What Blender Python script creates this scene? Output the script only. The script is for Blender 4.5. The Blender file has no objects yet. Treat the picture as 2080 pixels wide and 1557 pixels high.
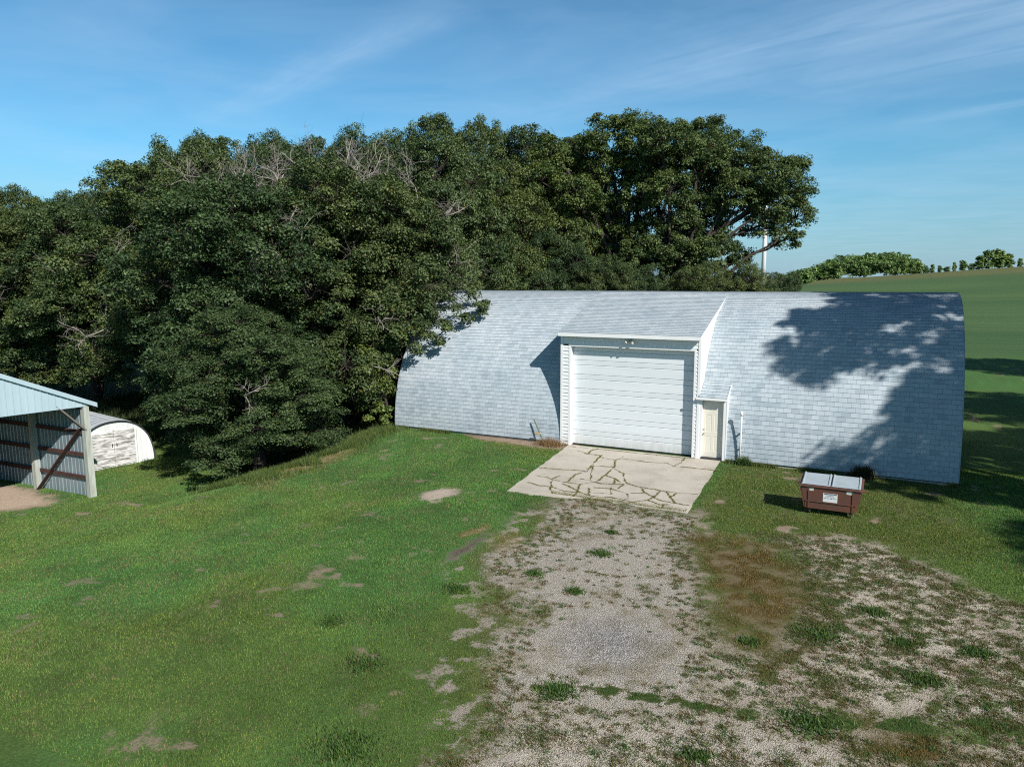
import bpy, math, random
import numpy as np
sc = bpy.context.scene
COL = sc.collection
rad = math.radians

# ------------------------------------------------------------------ helpers
def tag(o, label=None, cat=None, group=None, kind=None):
    if label: o['label'] = label
    if cat: o['category'] = cat
    if group: o['group'] = group
    if kind: o['kind'] = kind
    return o

def empty(name, loc=(0, 0, 0), rz=0.0):
    o = bpy.data.objects.new(name, None); COL.objects.link(o)
    o.location = loc; o.rotation_euler = (0, 0, rz); o.empty_display_size = .2
    return o

class MB:
    """collects faces for one mesh object"""
    def __init__(s): s.v = []; s.f = []; s.m = []; s.uv = []
    def face(s, pts, mi=0, uv=None):
        n = len(s.v); s.v.extend([tuple(map(float, q)) for q in pts]); s.f.append(tuple(range(n, n + len(pts)))); s.m.append(mi)
        s.uv.extend(uv if uv else [(0, 0)] * len(pts))
    def box(s, a, b, mi=0):
        x0, y0, z0 = a; x1, y1, z1 = b
        c = [(x0, y0, z0), (x1, y0, z0), (x1, y1, z0), (x0, y1, z0), (x0, y0, z1), (x1, y0, z1), (x1, y1, z1), (x0, y1, z1)]
        for q in ((3, 2, 1, 0), (4, 5, 6, 7), (0, 1, 5, 4), (1, 2, 6, 5), (2, 3, 7, 6), (3, 0, 4, 7)): s.face([c[i] for i in q], mi)
    def hexa(s, c, mi=0):
        for q in ((3, 2, 1, 0), (4, 5, 6, 7), (0, 1, 5, 4), (1, 2, 6, 5), (2, 3, 7, 6), (3, 0, 4, 7)): s.face([c[i] for i in q], mi)
    def beam(s, a, b, w, h, up=(0, 0, 1), mi=0):
        a = np.array(a, float); b = np.array(b, float); d = b - a; d /= np.linalg.norm(d)
        u = np.array(up, float); sx = np.cross(d, u); sx /= np.linalg.norm(sx); u = np.cross(sx, d)
        c = []
        for p in (a, b):
            for i, j in ((-1, -1), (1, -1), (1, 1), (-1, 1)): c.append(p + sx * w / 2 * i + u * h / 2 * j)
        s.hexa(c, mi)
    def tube(s, pts, rr, n=6, mi=0, cap=True):
        pts = [np.array(p, float) for p in pts]; rings = []
        ref = np.array((.31, .17, .93))
        for i, p in enumerate(pts):
            d = pts[min(i + 1, len(pts) - 1)] - pts[max(i - 1, 0)]; d = d / (np.linalg.norm(d) + 1e-9)
            a = np.cross(d, ref); la = np.linalg.norm(a)
            if la < 1e-3: a = np.cross(d, (1, 0, 0)); la = np.linalg.norm(a)
            a /= la; b = np.cross(d, a); k0 = len(s.v)
            for k in range(n):
                t = 2 * math.pi * k / n; s.v.append(tuple(p + (a * math.cos(t) + b * math.sin(t)) * rr[i]))
            rings.append(k0)
        for i in range(len(pts) - 1):
            for k in range(n):
                q = (rings[i] + k, rings[i] + (k + 1) % n, rings[i + 1] + (k + 1) % n, rings[i + 1] + k)
                s.f.append(q); s.m.append(mi); s.uv.extend([(0, 0)] * 4)
        if cap:
            for r0, rev in ((rings[0], True), (rings[-1], False)):
                q = tuple(range(r0, r0 + n)); s.f.append(q[::-1] if rev else q); s.m.append(mi); s.uv.extend([(0, 0)] * n)
    def build(s, name, mats, parent=None, smooth=False, bevel=0):
        me = bpy.data.meshes.new(name); me.from_pydata(s.v, [], s.f)
        for m in (mats if isinstance(mats, (list, tuple)) else [mats]): me.materials.append(m)
        me.polygons.foreach_set('material_index', s.m)
        ul = me.uv_layers.new(name='UVMap'); ul.data.foreach_set('uv', np.array(s.uv, 'f').ravel())
        if smooth: me.polygons.foreach_set('use_smooth', [True] * len(s.f))
        me.update()
        o = bpy.data.objects.new(name, me); COL.objects.link(o)
        if parent: o.parent = parent
        if bevel:
            import bmesh
            bm = bmesh.new(); bm.from_mesh(me); bmesh.ops.remove_doubles(bm, verts=bm.verts, dist=1e-5)
            bm.to_mesh(me); bm.free()
            md = o.modifiers.new('bevel', 'BEVEL'); md.width = bevel; md.segments = 2; md.limit_method = 'ANGLE'
        return o

def np_mesh(name, verts, nper, mats, parent=None, cols=None, smooth=False):
    """verts (N*nper,3): N separate faces with nper corners; cols per vertex rgb"""
    nv = len(verts); nf = nv // nper
    me = bpy.data.meshes.new(name); me.vertices.add(nv); me.vertices.foreach_set('co', np.ascontiguousarray(verts, 'f').ravel())
    me.loops.add(nv); me.loops.foreach_set('vertex_index', np.arange(nv, dtype='i'))
    me.polygons.add(nf); me.polygons.foreach_set('loop_start', np.arange(0, nv, nper, dtype='i'))
    if cols is not None:
        a = me.color_attributes.new('col', 'FLOAT_COLOR', 'POINT')
        c4 = np.ones((nv, 4), 'f'); c4[:, :3] = cols; a.data.foreach_set('color', c4.ravel())
    me.materials.append(mats); me.update(calc_edges=True); me.validate()
    o = bpy.data.objects.new(name, me); COL.objects.link(o)
    if parent: o.parent = parent
    return o

# ------------------------------------------------------------------ noise in numpy
def _hash(ix, iy, seed):
    h = (ix.astype(np.int64) * 374761393 + iy.astype(np.int64) * 668265263 + seed * 1442695041) & 0xffffffff
    h = ((h ^ (h >> 13)) * 1274126177) & 0xffffffff
    return ((h ^ (h >> 16)) & 0xffff) / 65535.0
def vnoise(x, y, seed=0):
    ix = np.floor(x); iy = np.floor(y); fx = x - ix; fy = y - iy
    fx = fx * fx * (3 - 2 * fx); fy = fy * fy * (3 - 2 * fy)
    a = _hash(ix, iy, seed); b = _hash(ix + 1, iy, seed); c = _hash(ix, iy + 1, seed); d = _hash(ix + 1, iy + 1, seed)
    return (a * (1 - fx) + b * fx) * (1 - fy) + (c * (1 - fx) + d * fx) * fy
def fbm(x, y, seed=0, o=4):
    t = 0; a = .5; n = 0
    for i in range(o):
        t = t + a * vnoise(x, y, seed + i * 17); n += a; a *= .5
        x, y = x * 1.9 + y * .6 + 3.1, y * 1.9 - x * .6 + 7.7
    return t / n
def S(t): t = np.clip(t, 0, 1); return t * t * (3 - 2 * t)
def terrain(x, y):
    x = np.asarray(x, float); y = np.asarray(y, float)
    h = -0.45 * S((1.5 - x) / 9) * S((-1 - y) / 6)
    h = h - 0.9 * S((-8.4 - x) / 4.5)
    h = h - 0.02 * np.clip(-8 - y, 0, 30)
    h = h - 0.75 * np.exp(-((x + 13.2) / 3.2) ** 2 - ((y + 3.6) / 3.4) ** 2)
    d = np.hypot(x - 12, y + 29); k = np.clip((x + 30) / 90, 0, 1.2)
    return h + S((d - 62) / 240) * (4.6 + 6.4 * k) * S((y - 10) / 40)
def tz(x, y): return float(terrain(x, y))
def poly_sd(px, py, poly):
    """signed distance, positive inside"""
    p = np.array(poly, float); n = len(p); dmin = np.full(px.shape, 1e9); ins = np.zeros(px.shape, bool)
    for i in range(n):
        a = p[i]; b = p[(i + 1) % n]; e = b - a; wx = px - a[0]; wy = py - a[1]
        t = np.clip((wx * e[0] + wy * e[1]) / (e @ e + 1e-12), 0, 1)
        dmin = np.minimum(dmin, np.hypot(wx - e[0] * t, wy - e[1] * t))
        c = ((a[1] > py) != (b[1] > py)) & (px < (b[0] - a[0]) * (py - a[1]) / (b[1] - a[1] + 1e-12) + a[0])
        ins ^= c
    return np.where(ins, dmin, -dmin)

# ------------------------------------------------------------------ materials
def mat(name):
    m = bpy.data.materials.new(name); m.use_nodes = True; nt = m.node_tree; nt.nodes.clear()
    out = nt.nodes.new('ShaderNodeOutputMaterial'); b = nt.nodes.new('ShaderNodeBsdfPrincipled')
    nt.links.new(b.outputs[0], out.inputs[0]); return m, nt, b, out
class G:
    def __init__(s, nt): s.nt = nt
    def n(s, t, **kw):
        x = s.nt.nodes.new('ShaderNode' + t)
        for k, v in kw.items(): setattr(x, k, v)
        return x
    def set(s, sock, v):
        if hasattr(v, 'is_output') or isinstance(v, bpy.types.NodeSocket): s.nt.links.new(v, sock)
        elif isinstance(v, (tuple, list)) and len(v) == 3 and sock.type == 'RGBA': sock.default_value = (*v, 1)
        else: sock.default_value = v
    def math(s, op, a, b=None, c=None, clamp=False):
        x = s.n('Math', operation=op, use_clamp=clamp); s.set(x.inputs[0], a)
        if b is not None: s.set(x.inputs[1], b)
        if c is not None: s.set(x.inputs[2], c)
        return x.outputs[0]
    def mix(s, f, a, b, blend='MIX'):
        x = s.n('Mix', data_type='RGBA', blend_type=blend); s.set(x.inputs[0], f); s.set(x.inputs[6], a); s.set(x.inputs[7], b); return x.outputs[2]
    def noise(s, vec, scale, detail=3, rough=.55, dist=0, out=0):
        x = s.n('TexNoise'); x.inputs['Scale'].default_value = scale; x.inputs['Detail'].default_value = detail
        x.inputs['Roughness'].default_value = rough; x.inputs['Distortion'].default_value = dist
        if vec is not None: s.nt.links.new(vec, x.inputs['Vector'])
        return x.outputs[out]
    def ramp(s, f, stops):
        x = s.n('ValToRGB'); e = x.color_ramp.elements
        while len(e) < len(stops): e.new(.5)
        for i, (p, c) in enumerate(stops): e[i].position = p; e[i].color = (*c, 1) if len(c) == 3 else c
        s.set(x.inputs[0], f); return x.outputs[0]
    def mapr(s, v, a, b, c=0., d=1.):
        x = s.n('MapRange'); s.set(x.inputs[0], v)
        for i, k in enumerate((a, b, c, d)): x.inputs[i + 1].default_value = k
        return x.outputs[0]
    def obj(s): return s.n('TexCoord').outputs['Object']
    def mapping(s, vec, scale=(1, 1, 1), rot=(0, 0, 0)):
        x = s.n('Mapping'); x.inputs['Scale'].default_value = scale; x.inputs['Rotation'].default_value = rot
        s.nt.links.new(vec, x.inputs['Vector']); return x.outputs[0]
    def attr(s, name, out='Color'): x = s.n('Attribute'); x.attribute_name = name; return x.outputs[out]
    def bump(s, b, h, dist, strength=1.):
        x = s.n('Bump'); x.inputs['Strength'].default_value = strength; x.inputs['Distance'].default_value = dist
        s.set(x.inputs['Height'], h); s.nt.links.new(x.outputs[0], b.inputs['Normal'])

def simple(name, c, rough=.6, metal=0., var=.18, scale=3., c2=None, bump=0, stretch=(1, 1, 1), spec=.4):
    m, nt, b, _ = mat(name); g = G(nt); v = g.mapping(g.obj(), stretch)
    f = g.noise(v, scale, 5, .65)
    c2 = c2 or tuple(k * (1 - var * 2) for k in c)
    g.set(b.inputs['Base Color'], g.mix(g.mapr(f, .35, .7), c, c2))
    b.inputs['Roughness'].default_value = rough; b.inputs['Metallic'].default_value = metal
    b.inputs['Specular IOR Level'].default_value = spec
    if bump: g.bump(b, g.noise(v, scale * 6, 4, .6), bump)
    return m

M = {}
def dirty(name, c, rough, h):
    m, nt, b, _ = mat(name); g = G(nt); v = g.obj(); sp = g.n('SeparateXYZ'); nt.links.new(v, sp.inputs[0])
    f = g.noise(g.mapping(v, (.4, 1, 3)), 1.2, 4, .6); f2 = g.noise(g.mapping(v, (2.2, 1, .5)), 2.4, 5, .7)
    base = g.mix(g.mapr(f, .35, .7), c, tuple(k * .93 for k in c))
    low = g.math('MULTIPLY', g.mapr(sp.outputs[2], h, .03), g.mapr(f2, .30, .62)); base = g.mix(g.math('MULTIPLY', low, .55), base, (.40, .35, .28))
    base = g.mix(g.mapr(f2, .60, .85, 0, .22), base, (.52, .50, .46))
    g.set(b.inputs['Base Color'], base); b.inputs['Roughness'].default_value = rough; return m
M['white_door'] = dirty('white_door_steel', (.70, .74, .76), .45, .75)
M['white_vinyl'] = dirty('white_vinyl', (.77, .78, .77), .5, .6)
M['white_trim'] = simple('white_trim', (.80, .81, .81), .4, var=.03, scale=1.5)
M['cream_door'] = simple('cream_door_paint', (.74, .70, .60), .5, var=.04, scale=2)
M['concrete'] = simple('foundation_concrete', (.42, .40, .36), .85, var=.15, scale=4, bump=.004)
M['dark_metal'] = simple('dark_metal', (.06, .06, .06), .5, .3, scale=8)
M['steel'] = simple('bare_steel', (.45, .44, .42), .4, .8, scale=8)
M['pvc'] = simple('white_pipe', (.74, .76, .77), .4, var=.05)
M['green_paint'] = simple('green_post_paint', (.10, .17, .09), .6, scale=9, c2=(.16, .14, .07))
M['yellow'] = simple('yellow_plastic', (.65, .36, .06), .5)
M['lens'] = simple('frosted_lens', (.65, .65, .6), .25)
M['old_wood'] = simple('weathered_post_wood', (.40, .43, .38), .85, scale=2, c2=(.24, .25, .22), stretch=(6, 6, .6), bump=.004)
M['grey_wood'] = simple('grey_brace_wood', (.17, .15, .14), .9, scale=3, c2=(.09, .08, .07), stretch=(6, 1, 6))
M['red_girt'] = simple('dark_red_girt_wood', (.075, .036, .030), .85, scale=3, c2=(.045, .022, .02))
M['blue_steel'] = simple('pale_blue_sheet_steel', (.46, .58, .64), .42, .25, scale=1.5, c2=(.38, .50, .56), stretch=(1, 1, .2))
M['galv'] = simple('galvanised_sheet', (.36, .44, .48), .42, .5, scale=2.2, c2=(.24, .31, .35), stretch=(2, 2, .3))
M['hut_roof'] = simple('grey_hut_roof_steel', (.46, .50, .53), .5, .2, scale=2, c2=(.34, .37, .39))
M['edge_metal'] = simple('grey_edge_metal', (.34, .38, .41), .5, .2, scale=3)
M['rubber'] = simple('caster_rubber', (.03, .03, .035), .7)
M['lid'] = simple('pale_grey_lid', (.36, .42, .46), .5, var=.08, scale=3)
M['decal'] = simple('white_decal', (.78, .79, .80), .5, var=.03)
M['decal_cream'] = simple('cream_decal', (.66, .66, .56), .5, var=.06, scale=12)
M['ink'] = simple('dark_blue_ink', (.02, .03, .07), .6)
M['ink_grey'] = simple('grey_ink', (.22, .25, .30), .6)
M['bark'] = simple('oak_bark', (.058, .048, .039), .95, scale=5, c2=(.035, .028, .022), stretch=(2, 2, .4), bump=.03)
M['deadwood'] = simple('bleached_dead_wood', (.33, .295, .26), .9, scale=4, c2=(.20, .175, .155))
M['tower'] = simple('white_tower_paint', (.8, .81, .82), .4, var=.02)

# shingles: UV u along the course in metres, v = course * row height
ROW = .185
def shingle_mat():
    m, nt, b, _ = mat('asphalt_shingles'); g = G(nt); uv = g.n('TexCoord').outputs['UV']
    br = g.n('TexBrick'); nt.links.new(uv, br.inputs['Vector'])
    br.offset = .5; br.offset_frequency = 2; br.squash = 1; i = br.inputs
    i['Color1'].default_value = (0, 0, 0, 1); i['Color2'].default_value = (1, 1, 1, 1); i['Mortar'].default_value = (.5, .5, .5, 1)
    i['Scale'].default_value = 1; i['Mortar Size'].default_value = .007; i['Mortar Smooth'].default_value = .3
    i['Brick Width'].default_value = .29; i['Row Height'].default_value = ROW; i['Bias'].default_value = 0
    base = g.ramp(br.outputs['Color'], [(0, (.36, .415, .455)), (.25, (.425, .48, .52)), (.6, (.45, .505, .54)), (1, (.48, .53, .565))])
    big = g.noise(g.mapping(uv, (.35, .6, 1)), 1.0, 3, .6)
    base = g.mix(1, base, g.ramp(big, [(.3, (.84, .88, .90)), (.7, (1.06, 1.04, 1.03))]), 'MULTIPLY')
    streak = g.noise(g.mapping(uv, (3., .22, 1)), 1.0, 4, .6)
    base = g.mix(1, base, g.ramp(streak, [(.32, (.87, .88, .89)), (.62, (1, 1, 1))]), 'MULTIPLY')
    gran = g.noise(uv, 46., 2, .8)
    base = g.mix(1, base, g.ramp(gran, [(.3, (.82, .83, .84)), (.7, (1.15, 1.15, 1.15))]), 'MULTIPLY')
    base = g.mix(br.outputs['Fac'], base, (.22, .26, .29))
    g.set(b.inputs['Base Color'], base); b.inputs['Roughness'].default_value = .85; b.inputs['Specular IOR Level'].default_value = .25
    g.bump(b, gran, .002, .5)
    return m
M['shingle'] = shingle_mat()
M['butt'] = simple('shingle_butt_edge', (.20, .235, .265), .9)

def peel_mat():
    m, nt, b, _ = mat('peeling_white_boards'); g = G(nt); v = g.obj()
    f = g.noise(g.mapping(v, (1.2, 1.2, 9)), 1.6, 6, .72)
    c = g.mix(g.mapr(f, .44, .58), (.66, .66, .65), (.20, .19, .18))
    g.set(b.inputs['Base Color'], c); b.inputs['Roughness'].default_value = .8; return m
M['peel'] = peel_mat()
def rust_mat():
    m, nt, b, _ = mat('rusty_brown_paint'); g = G(nt); v = g.obj()
    f = g.noise(g.mapping(v, (2, 2, 1.1)), 1.7, 6, .7); f2 = g.noise(v, 9, 5, .7)
    c = g.mix(g.mapr(f, .42, .68), (.120, .056, .043), (.165, .058, .032))
    c = g.mix(g.mapr(f2, .58, .8), c, (.20, .085, .04)); c = g.mix(g.mapr(f2, .44, .2), c, (.06, .042, .04))
    g.set(b.inputs['Base Color'], c); b.inputs['Roughness'].default_value = .62; g.bump(b, f2, .004, .5); return m
M['rust'] = rust_mat()
def apron_mat():
    m, nt, b, _ = mat('apron_concrete'); g = G(nt); v = g.obj()
    f = g.noise(v, .9, 5, .6); f2 = g.noise(v, 26, 3, .8)
    c = g.ramp(f, [(.3, (.37, .335, .285)), (.5, (.455, .415, .355)), (.72, (.50, .46, .40))])
    c = g.mix(1, c, g.ramp(f2, [(.3, (.80, .80, .80)), (.7, (1.14, 1.14, 1.14))]), 'MULTIPLY')
    f3 = g.noise(g.mapping(v, (1, 1, 1)), 2.6, 5, .65)
    c = g.mix(g.mapr(f3, .6, .78, 0, .6), c, (.27, .24, .195))
    g.set(b.inputs['Base Color'], c); b.inputs['Roughness'].default_value = .9; g.bump(b, f2, .004, .6); return m
M['apron'] = apron_mat()
def leaf_mat(name, trans=.22, rough=.42, spec=.5):
    m, nt, b, out = mat(name); g = G(nt); c = g.attr('col')
    oi = g.n('ObjectInfo').outputs['Random']
    c = g.mix(1, c, g.ramp(oi, [(0, (.80, .86, .86)), (.5, (1, 1, 1)), (1, (1.22, 1.10, .92))]), 'MULTIPLY')
    g.set(b.inputs['Base Color'], c); b.inputs['Roughness'].default_value = rough; b.inputs['Specular IOR Level'].default_value = spec
    t = g.n('BsdfTranslucent'); g.set(t.inputs[0], g.mix(1, c, (1.5, 1.7, .7), 'MULTIPLY'))
    mx = g.n('MixShader'); mx.inputs[0].default_value = trans
    nt.links.new(b.outputs[0], mx.inputs[1]); nt.links.new(t.outputs[0], mx.inputs[2]); nt.links.new(mx.outputs[0], out.inputs[0])
    return m
M['leaf'] = leaf_mat('oak_leaves', .14, .58, .35)
M['blade'] = leaf_mat('grass_blades', .22, .55, .25)
def ground_mat():
    m, nt, b, _ = mat('yard_ground'); g = G(nt); v = g.n('NewGeometry').outputs['Position']
    soil = g.attr('soil'); grass = g.attr('grass'); veg = g.attr('veg', 'Fac'); grav = g.attr('grav', 'Fac'); fld = g.attr('field', 'Fac')
    n1 = g.noise(v, 3.2, 5, .7); n2 = g.noise(v, 17, 4, .75); n3 = g.noise(v, 70, 2, .8)
    # stones
    vo = g.n('TexVoronoi'); vo.inputs['Scale'].default_value = 46; nt.links.new(v, vo.inputs['Vector'])
    vo2 = g.n('TexVoronoi'); vo2.inputs['Scale'].default_value = 105; nt.links.new(v, vo2.inputs['Vector'])
    bw = g.n('RGBToBW'); nt.links.new(vo.outputs['Color'], bw.inputs[0]); bw2 = g.n('RGBToBW'); nt.links.new(vo2.outputs['Color'], bw2.inputs[0])
    st = g.mix(.5, g.ramp(bw.outputs[0], [(.2, (.55, .54, .53)), (.5, (.97, .96, .95)), (.8, (1.4, 1.38, 1.36))]), g.ramp(bw2.outputs[0], [(.2, (.4, .4, .41)), (.8, (1.55, 1.54, 1.52))]))
    s2 = g.mix(1, soil, g.ramp(n2, [(.25, (.72, .70, .68)), (.75, (1.22, 1.22, 1.22))]), 'MULTIPLY')
    s3 = g.mix(g.math('MINIMUM', grav, 1.), s2, g.mix(1, s2, st, 'MULTIPLY')); s3 = g.mix(g.mapr(grav, 1., 1.5), s3, g.mix(1, s2, g.ramp(bw.outputs[0], [(.3, (.22, .22, .24)), (.55, (.9, .9, .92)), (.8, (1.9, 1.9, 1.9))]), 'MULTIPLY'))
    gr = g.mix(1, grass, g.ramp(n2, [(.25, (.5, .55, .5)), (.75, (1.5, 1.4, 1.4))]), 'MULTIPLY')
    gr = g.mix(1, gr, g.ramp(n3, [(.25, (.62, .66, .6)), (.75, (1.4, 1.35, 1.3))]), 'MULTIPLY')
    # crop rows
    rows = g.noise(g.mapping(v, (.035, .5, .1), (0, 0, rad(-14))), 1., 4, .6)
    gr = g.mix(fld, gr, g.mix(1, gr, g.ramp(rows, [(.3, (.84, .90, .88)), (.55, (1.0, 1.0, 1.0)), (.75, (1.12, 1.08, .97))]), 'MULTIPLY'))
    nn = g.math('ADD', g.math('MULTIPLY', g.math('SUBTRACT', n1, .5), .8), g.math('MULTIPLY', g.math('SUBTRACT', n2, .5), 1.9))
    cov = g.mapr(g.math('ADD', veg, nn), .38, .62)
    g.set(b.inputs['Base Color'], g.mix(cov, s3, gr)); b.inputs['Roughness'].default_value = .95; b.inputs['Specular IOR Level'].default_value = .12
    h = g.math('ADD', g.math('MULTIPLY', n2, .6), g.math('MULTIPLY', vo.outputs['Distance'], g.math('MULTIPLY', grav, .8)))
    h = g.math('ADD', h, g.math('MULTIPLY', n3, .35))
    g.bump(b, h, .05, .8); return m
M['ground'] = ground_mat()
M['crack'] = simple('crack_soil_moss', (.15, .13, .075), 1, scale=6, c2=(.085, .09, .035))

# ------------------------------------------------------------------ ground data (metres; barn ridge along X, y=0 is the barn front)
drive = [(2.8, -7.0), (7.52, -6.98), (8.16, -10.32), (8.91, -12.23), (9.77, -14.97), (10.7, -17.4), (8.7, -18.4), (6.5, -18.8), (5.5, -17.2), (5.41, -15.48), (4.53, -15.65), (3.81, -14.03), (3.36, -12.56), (3.62, -10.67), (3.48, -9.15)]
drivelow = [(5.8, -24), (6.2, -20.4), (6.73, -18.84), (7.46, -17.38), (9.55, -16.88), (11.52, -16.69), (12.32, -16.59), (14.6, -17.5), (16, -24)]
sandy = [(8.61, -8.15), (11.12, -7.15), (12.94, -8.1), (14.25, -9.43), (16.5, -10.6), (17.5, -13.69), (16.5, -15.8), (13.33, -15.68), (11.47, -16.11), (10.16, -16.58), (9.77, -14.97), (10.81, -14.48), (10.97, -11.27), (10.28, -8.97)]
sandlow = [(11.9, -16.79), (17, -14.0), (18, -20), (12.2, -19)]
moss = [(7.69, -8.99), (8.86, -8.03), (10.24, -8.61), (10.97, -10.67), (10.96, -13.33), (10.57, -14.79), (9.84, -14.31), (9.02, -12.74)]
moss2 = [(12.25, -16.48), (13.03, -15.97), (13.9, -16.33), (13.72, -17.0), (12.6, -17.1)]
shedfloor = [(-24, -12.2), (-19.55, -11.14), (-17.02, -11.46), (-15.78, -12.04), (-16.23, -13.08), (-17.39, -14.51), (-20, -19), (-26, -19)]
bare1 = [(-1.76, -8.39), (-1.52, -7.35), (-0.4, -7.53), (-0.24, -8.3), (-0.54, -9.36), (-1.22, -9.14)]
dark = [(2.27, -12.88), (2.28, -11.71), (2.28, -10.85), (2.59, -11.56), (2.6, -12.54), (2.5, -13.14)]
tan1 = [(-7.98, -3.4), (-8.92, -3.59), (-9.85, -5.71), (-9.8, -8.49), (-8.41, -9.32), (-8.17, -6.94), (-7.77, -4.35)]
basestrip = [(-4.5, 0.3), (-3.11, 0.4), (0.32, 0.4), (0.48, -1.0), (-2.78, -.55), (-4.5, -.3)]
tan2 = [(1.71, -11.55), (2.11, -10.53), (2.29, -10.81), (1.97, -11.73)]
tan3 = [(2.6, -11.14), (3.15, -10.67), (3.61, -11.29), (3.16, -11.9)]
greenline = [(6.9, -17.5), (8.2, -17.1), (9.6, -16.85), (10.6, -16.7), (11.4, -16.45), (12.4, -16.2), (13.4, -15.6), (15.5, -14.9)]
apron_poly = [(0.38, 0.02), (6.8, 0.02), (7.16, -7.07), (6.3, -7.02), (3.98, -6.92), (2.74, -7.28), (1.14, -7.36)]

def line_d(x, y, pl):
    d = np.full(x.shape, 1e9)
    for a, b in zip(pl[:-1], pl[1:]):
        a = np.array(a); b = np.array(b); e = b - a
        t = np.clip(((x - a[0]) * e[0] + (y - a[1]) * e[1]) / (e @ e), 0, 1)
        d = np.minimum(d, np.hypot(x - a[0] - e[0] * t, y - a[1] - e[1] * t))
    return d

def zones(x, y):
    """soil colour, thatch colour, vegetation 0..1, gravel 0..1, field 0..1 at world points"""
    n = x.shape; w = .9 * (fbm(x * .55, y * .55, 5) - .5); w2 = .5 * (fbm(x * 2.2, y * 2.2, 9) - .5)
    def inside(poly, soft): return S((poly_sd(x, y, poly) + w * 2.2 * soft + w2 * soft) / soft * .5 + .5)
    near = (x > -26) & (x < 20) & (y > -27) & (y < 2)
    big = fbm(x * .18, y * .18, 21); mid = fbm(x * .8, y * .8, 33); fine = fbm(x * 3.1, y * 3.1, 41, 3); patch = np.clip((fbm(x * 3.6 + w * 2, y * 3.6, 55, 4) - .5) * 1.9 + .5, 0, 1)
    soil = np.empty(n + (3,)); soil[:] = (.17, .13, .09); soil *= (.8 + .5 * mid)[..., None]
    grass = np.empty(n + (3,)); grass[:] = (.056, .132, .039)
    warm = S((big - .42) * 5)[..., None]
    grass = grass * (1 - warm) + np.array((.074, .132, .036)) * warm
    grass *= (.62 + .55 * mid + .28 * fine)[..., None]
    veg = .86 + .3 * (mid - .5)
    # thin dry spots in the lawn
    dry = S((fbm(x * 1.5, y * 2.0, 63, 4) - .635) * 9) * S((fbm(x * .35, y * .35, 64, 3) - .40) * 6)
    veg = veg - dry * .42; soil = soil * (1 - dry[..., None]) + np.array((.27, .215, .16)) * dry[..., None]
    grav = np.zeros(n)
    # shade floor in the woods, weedy
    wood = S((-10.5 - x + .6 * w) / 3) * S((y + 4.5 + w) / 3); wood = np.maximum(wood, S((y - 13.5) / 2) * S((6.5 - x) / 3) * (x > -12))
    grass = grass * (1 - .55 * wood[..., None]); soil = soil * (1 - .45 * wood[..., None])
    def blend(arr, c, f):
        f = f if arr.ndim == 1 or arr.ndim == f.ndim else f[..., None]
        return arr * (1 - f) + np.asarray(c) * f
    def patches(level, k=2.4): return S((patch * .7 + fine * .3 - level) * k + .5)
    D = inside(drive, .9); soil = blend(soil, (.42, .39, .345), D); lich = S((fbm(x * 2.7, y * 2.7, 171, 4) - .44) * 5) * S((fbm(x * .6, y * .6, 172, 3) - .36) * 5); soil = blend(soil, (.25, .215, .14), lich * D * .6)
    grav = blend(grav, 1, D); pv = .25 + .36 * patches(.70) * S((fbm(x * .9, y * .6, 77, 3) - .36) * 5)
    veg = blend(veg, pv * .9, D); grass = blend(grass, (.105, .092, .045), D * .75)
    edge = S(1 - np.abs(poly_sd(x, y, drive)) / 1.6) * near
    L = inside(drivelow, .9) * S((y + 40) / 5); soil = blend(soil, (.45, .41, .35), L); grav = blend(grav, .8, L)
    veg = blend(veg, .22 + .3 * patches(.70), L); grass = blend(grass, (.085, .082, .032), L * .8)
    A = np.maximum(inside(sandy, .9), inside(sandlow, .8)); soil = blend(soil, (.47, .425, .36), A); grav = blend(grav, .55, A)
    thick = S((fbm(x * .5, y * .5, 91) - .36) * 5)
    veg = blend(veg, .17 + .46 * patches(.70 - .12 * thick), A); tanp = S((fbm(x * .8, y * .8, 181, 3) - .5) * 6); soil = blend(soil, (.33, .27, .225), tanp * A * .6); grass = blend(grass, (.06, .078, .026), A * .8)
    # a broad pale grey wheel track and a bluish stony spread at its foot
    st = S(1 - np.hypot((x - 7.6) / 1.7, (y + 15.4) / 1.6)); soil = blend(soil, (.30, .30, .31), st * .6 * D); grav = grav + .22 * st * D; veg = veg * (1 - .7 * st)
    tr = S(1 - np.abs(x - (7.75 + .2 * (-9 - y)) - .2 * w) / .35) * S((-9 - y) / 2) * S((y + 16.5) / 2); veg = veg * (1 - .8 * tr)
    # band of mixed grass bordering the drive on its left
    Bd = S(1 - np.abs(poly_sd(x, y, drive) + .5 + .8 * w) / 1.0) * (x < 6.5) * S((-7.6 - y) / 1.5)
    veg = blend(veg, .25 + .7 * patches(.46), Bd * .85); soil = blend(soil, (.38, .34, .30), Bd * .7); grav = blend(grav, .7, Bd * .7)
    m0 = np.maximum(poly_sd(x, y, moss), poly_sd(x, y, moss2)); m = S((m0 + w * 1.3 + w2 * 1.6 + .35 * (fine - .5)) / .8 * .5 + .5); mg = S((fbm(x * 1.4, y * 1.4, 201, 4) - .30) * 4)[..., None]; grass = blend(grass, np.array((.094, .074, .028)) * mg + np.array((.070, .080, .026)) * (1 - mg), m); veg = blend(veg, .56 + 1.3 * (fine - .5), m); soil = blend(soil, (.165, .135, .08), m)
    ld = line_d(x, y, greenline); gl = S(1.2 - (ld + .9 * w2 + .35 * w) / (.035 + .30 * S((x - 9.2) / 2.5))) * S((fbm(x * 1.7, y * 1.7, 191, 3) - .30) * 6); veg = np.maximum(veg, gl); grass = blend(grass, (.048, .088, .026), gl)
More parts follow.
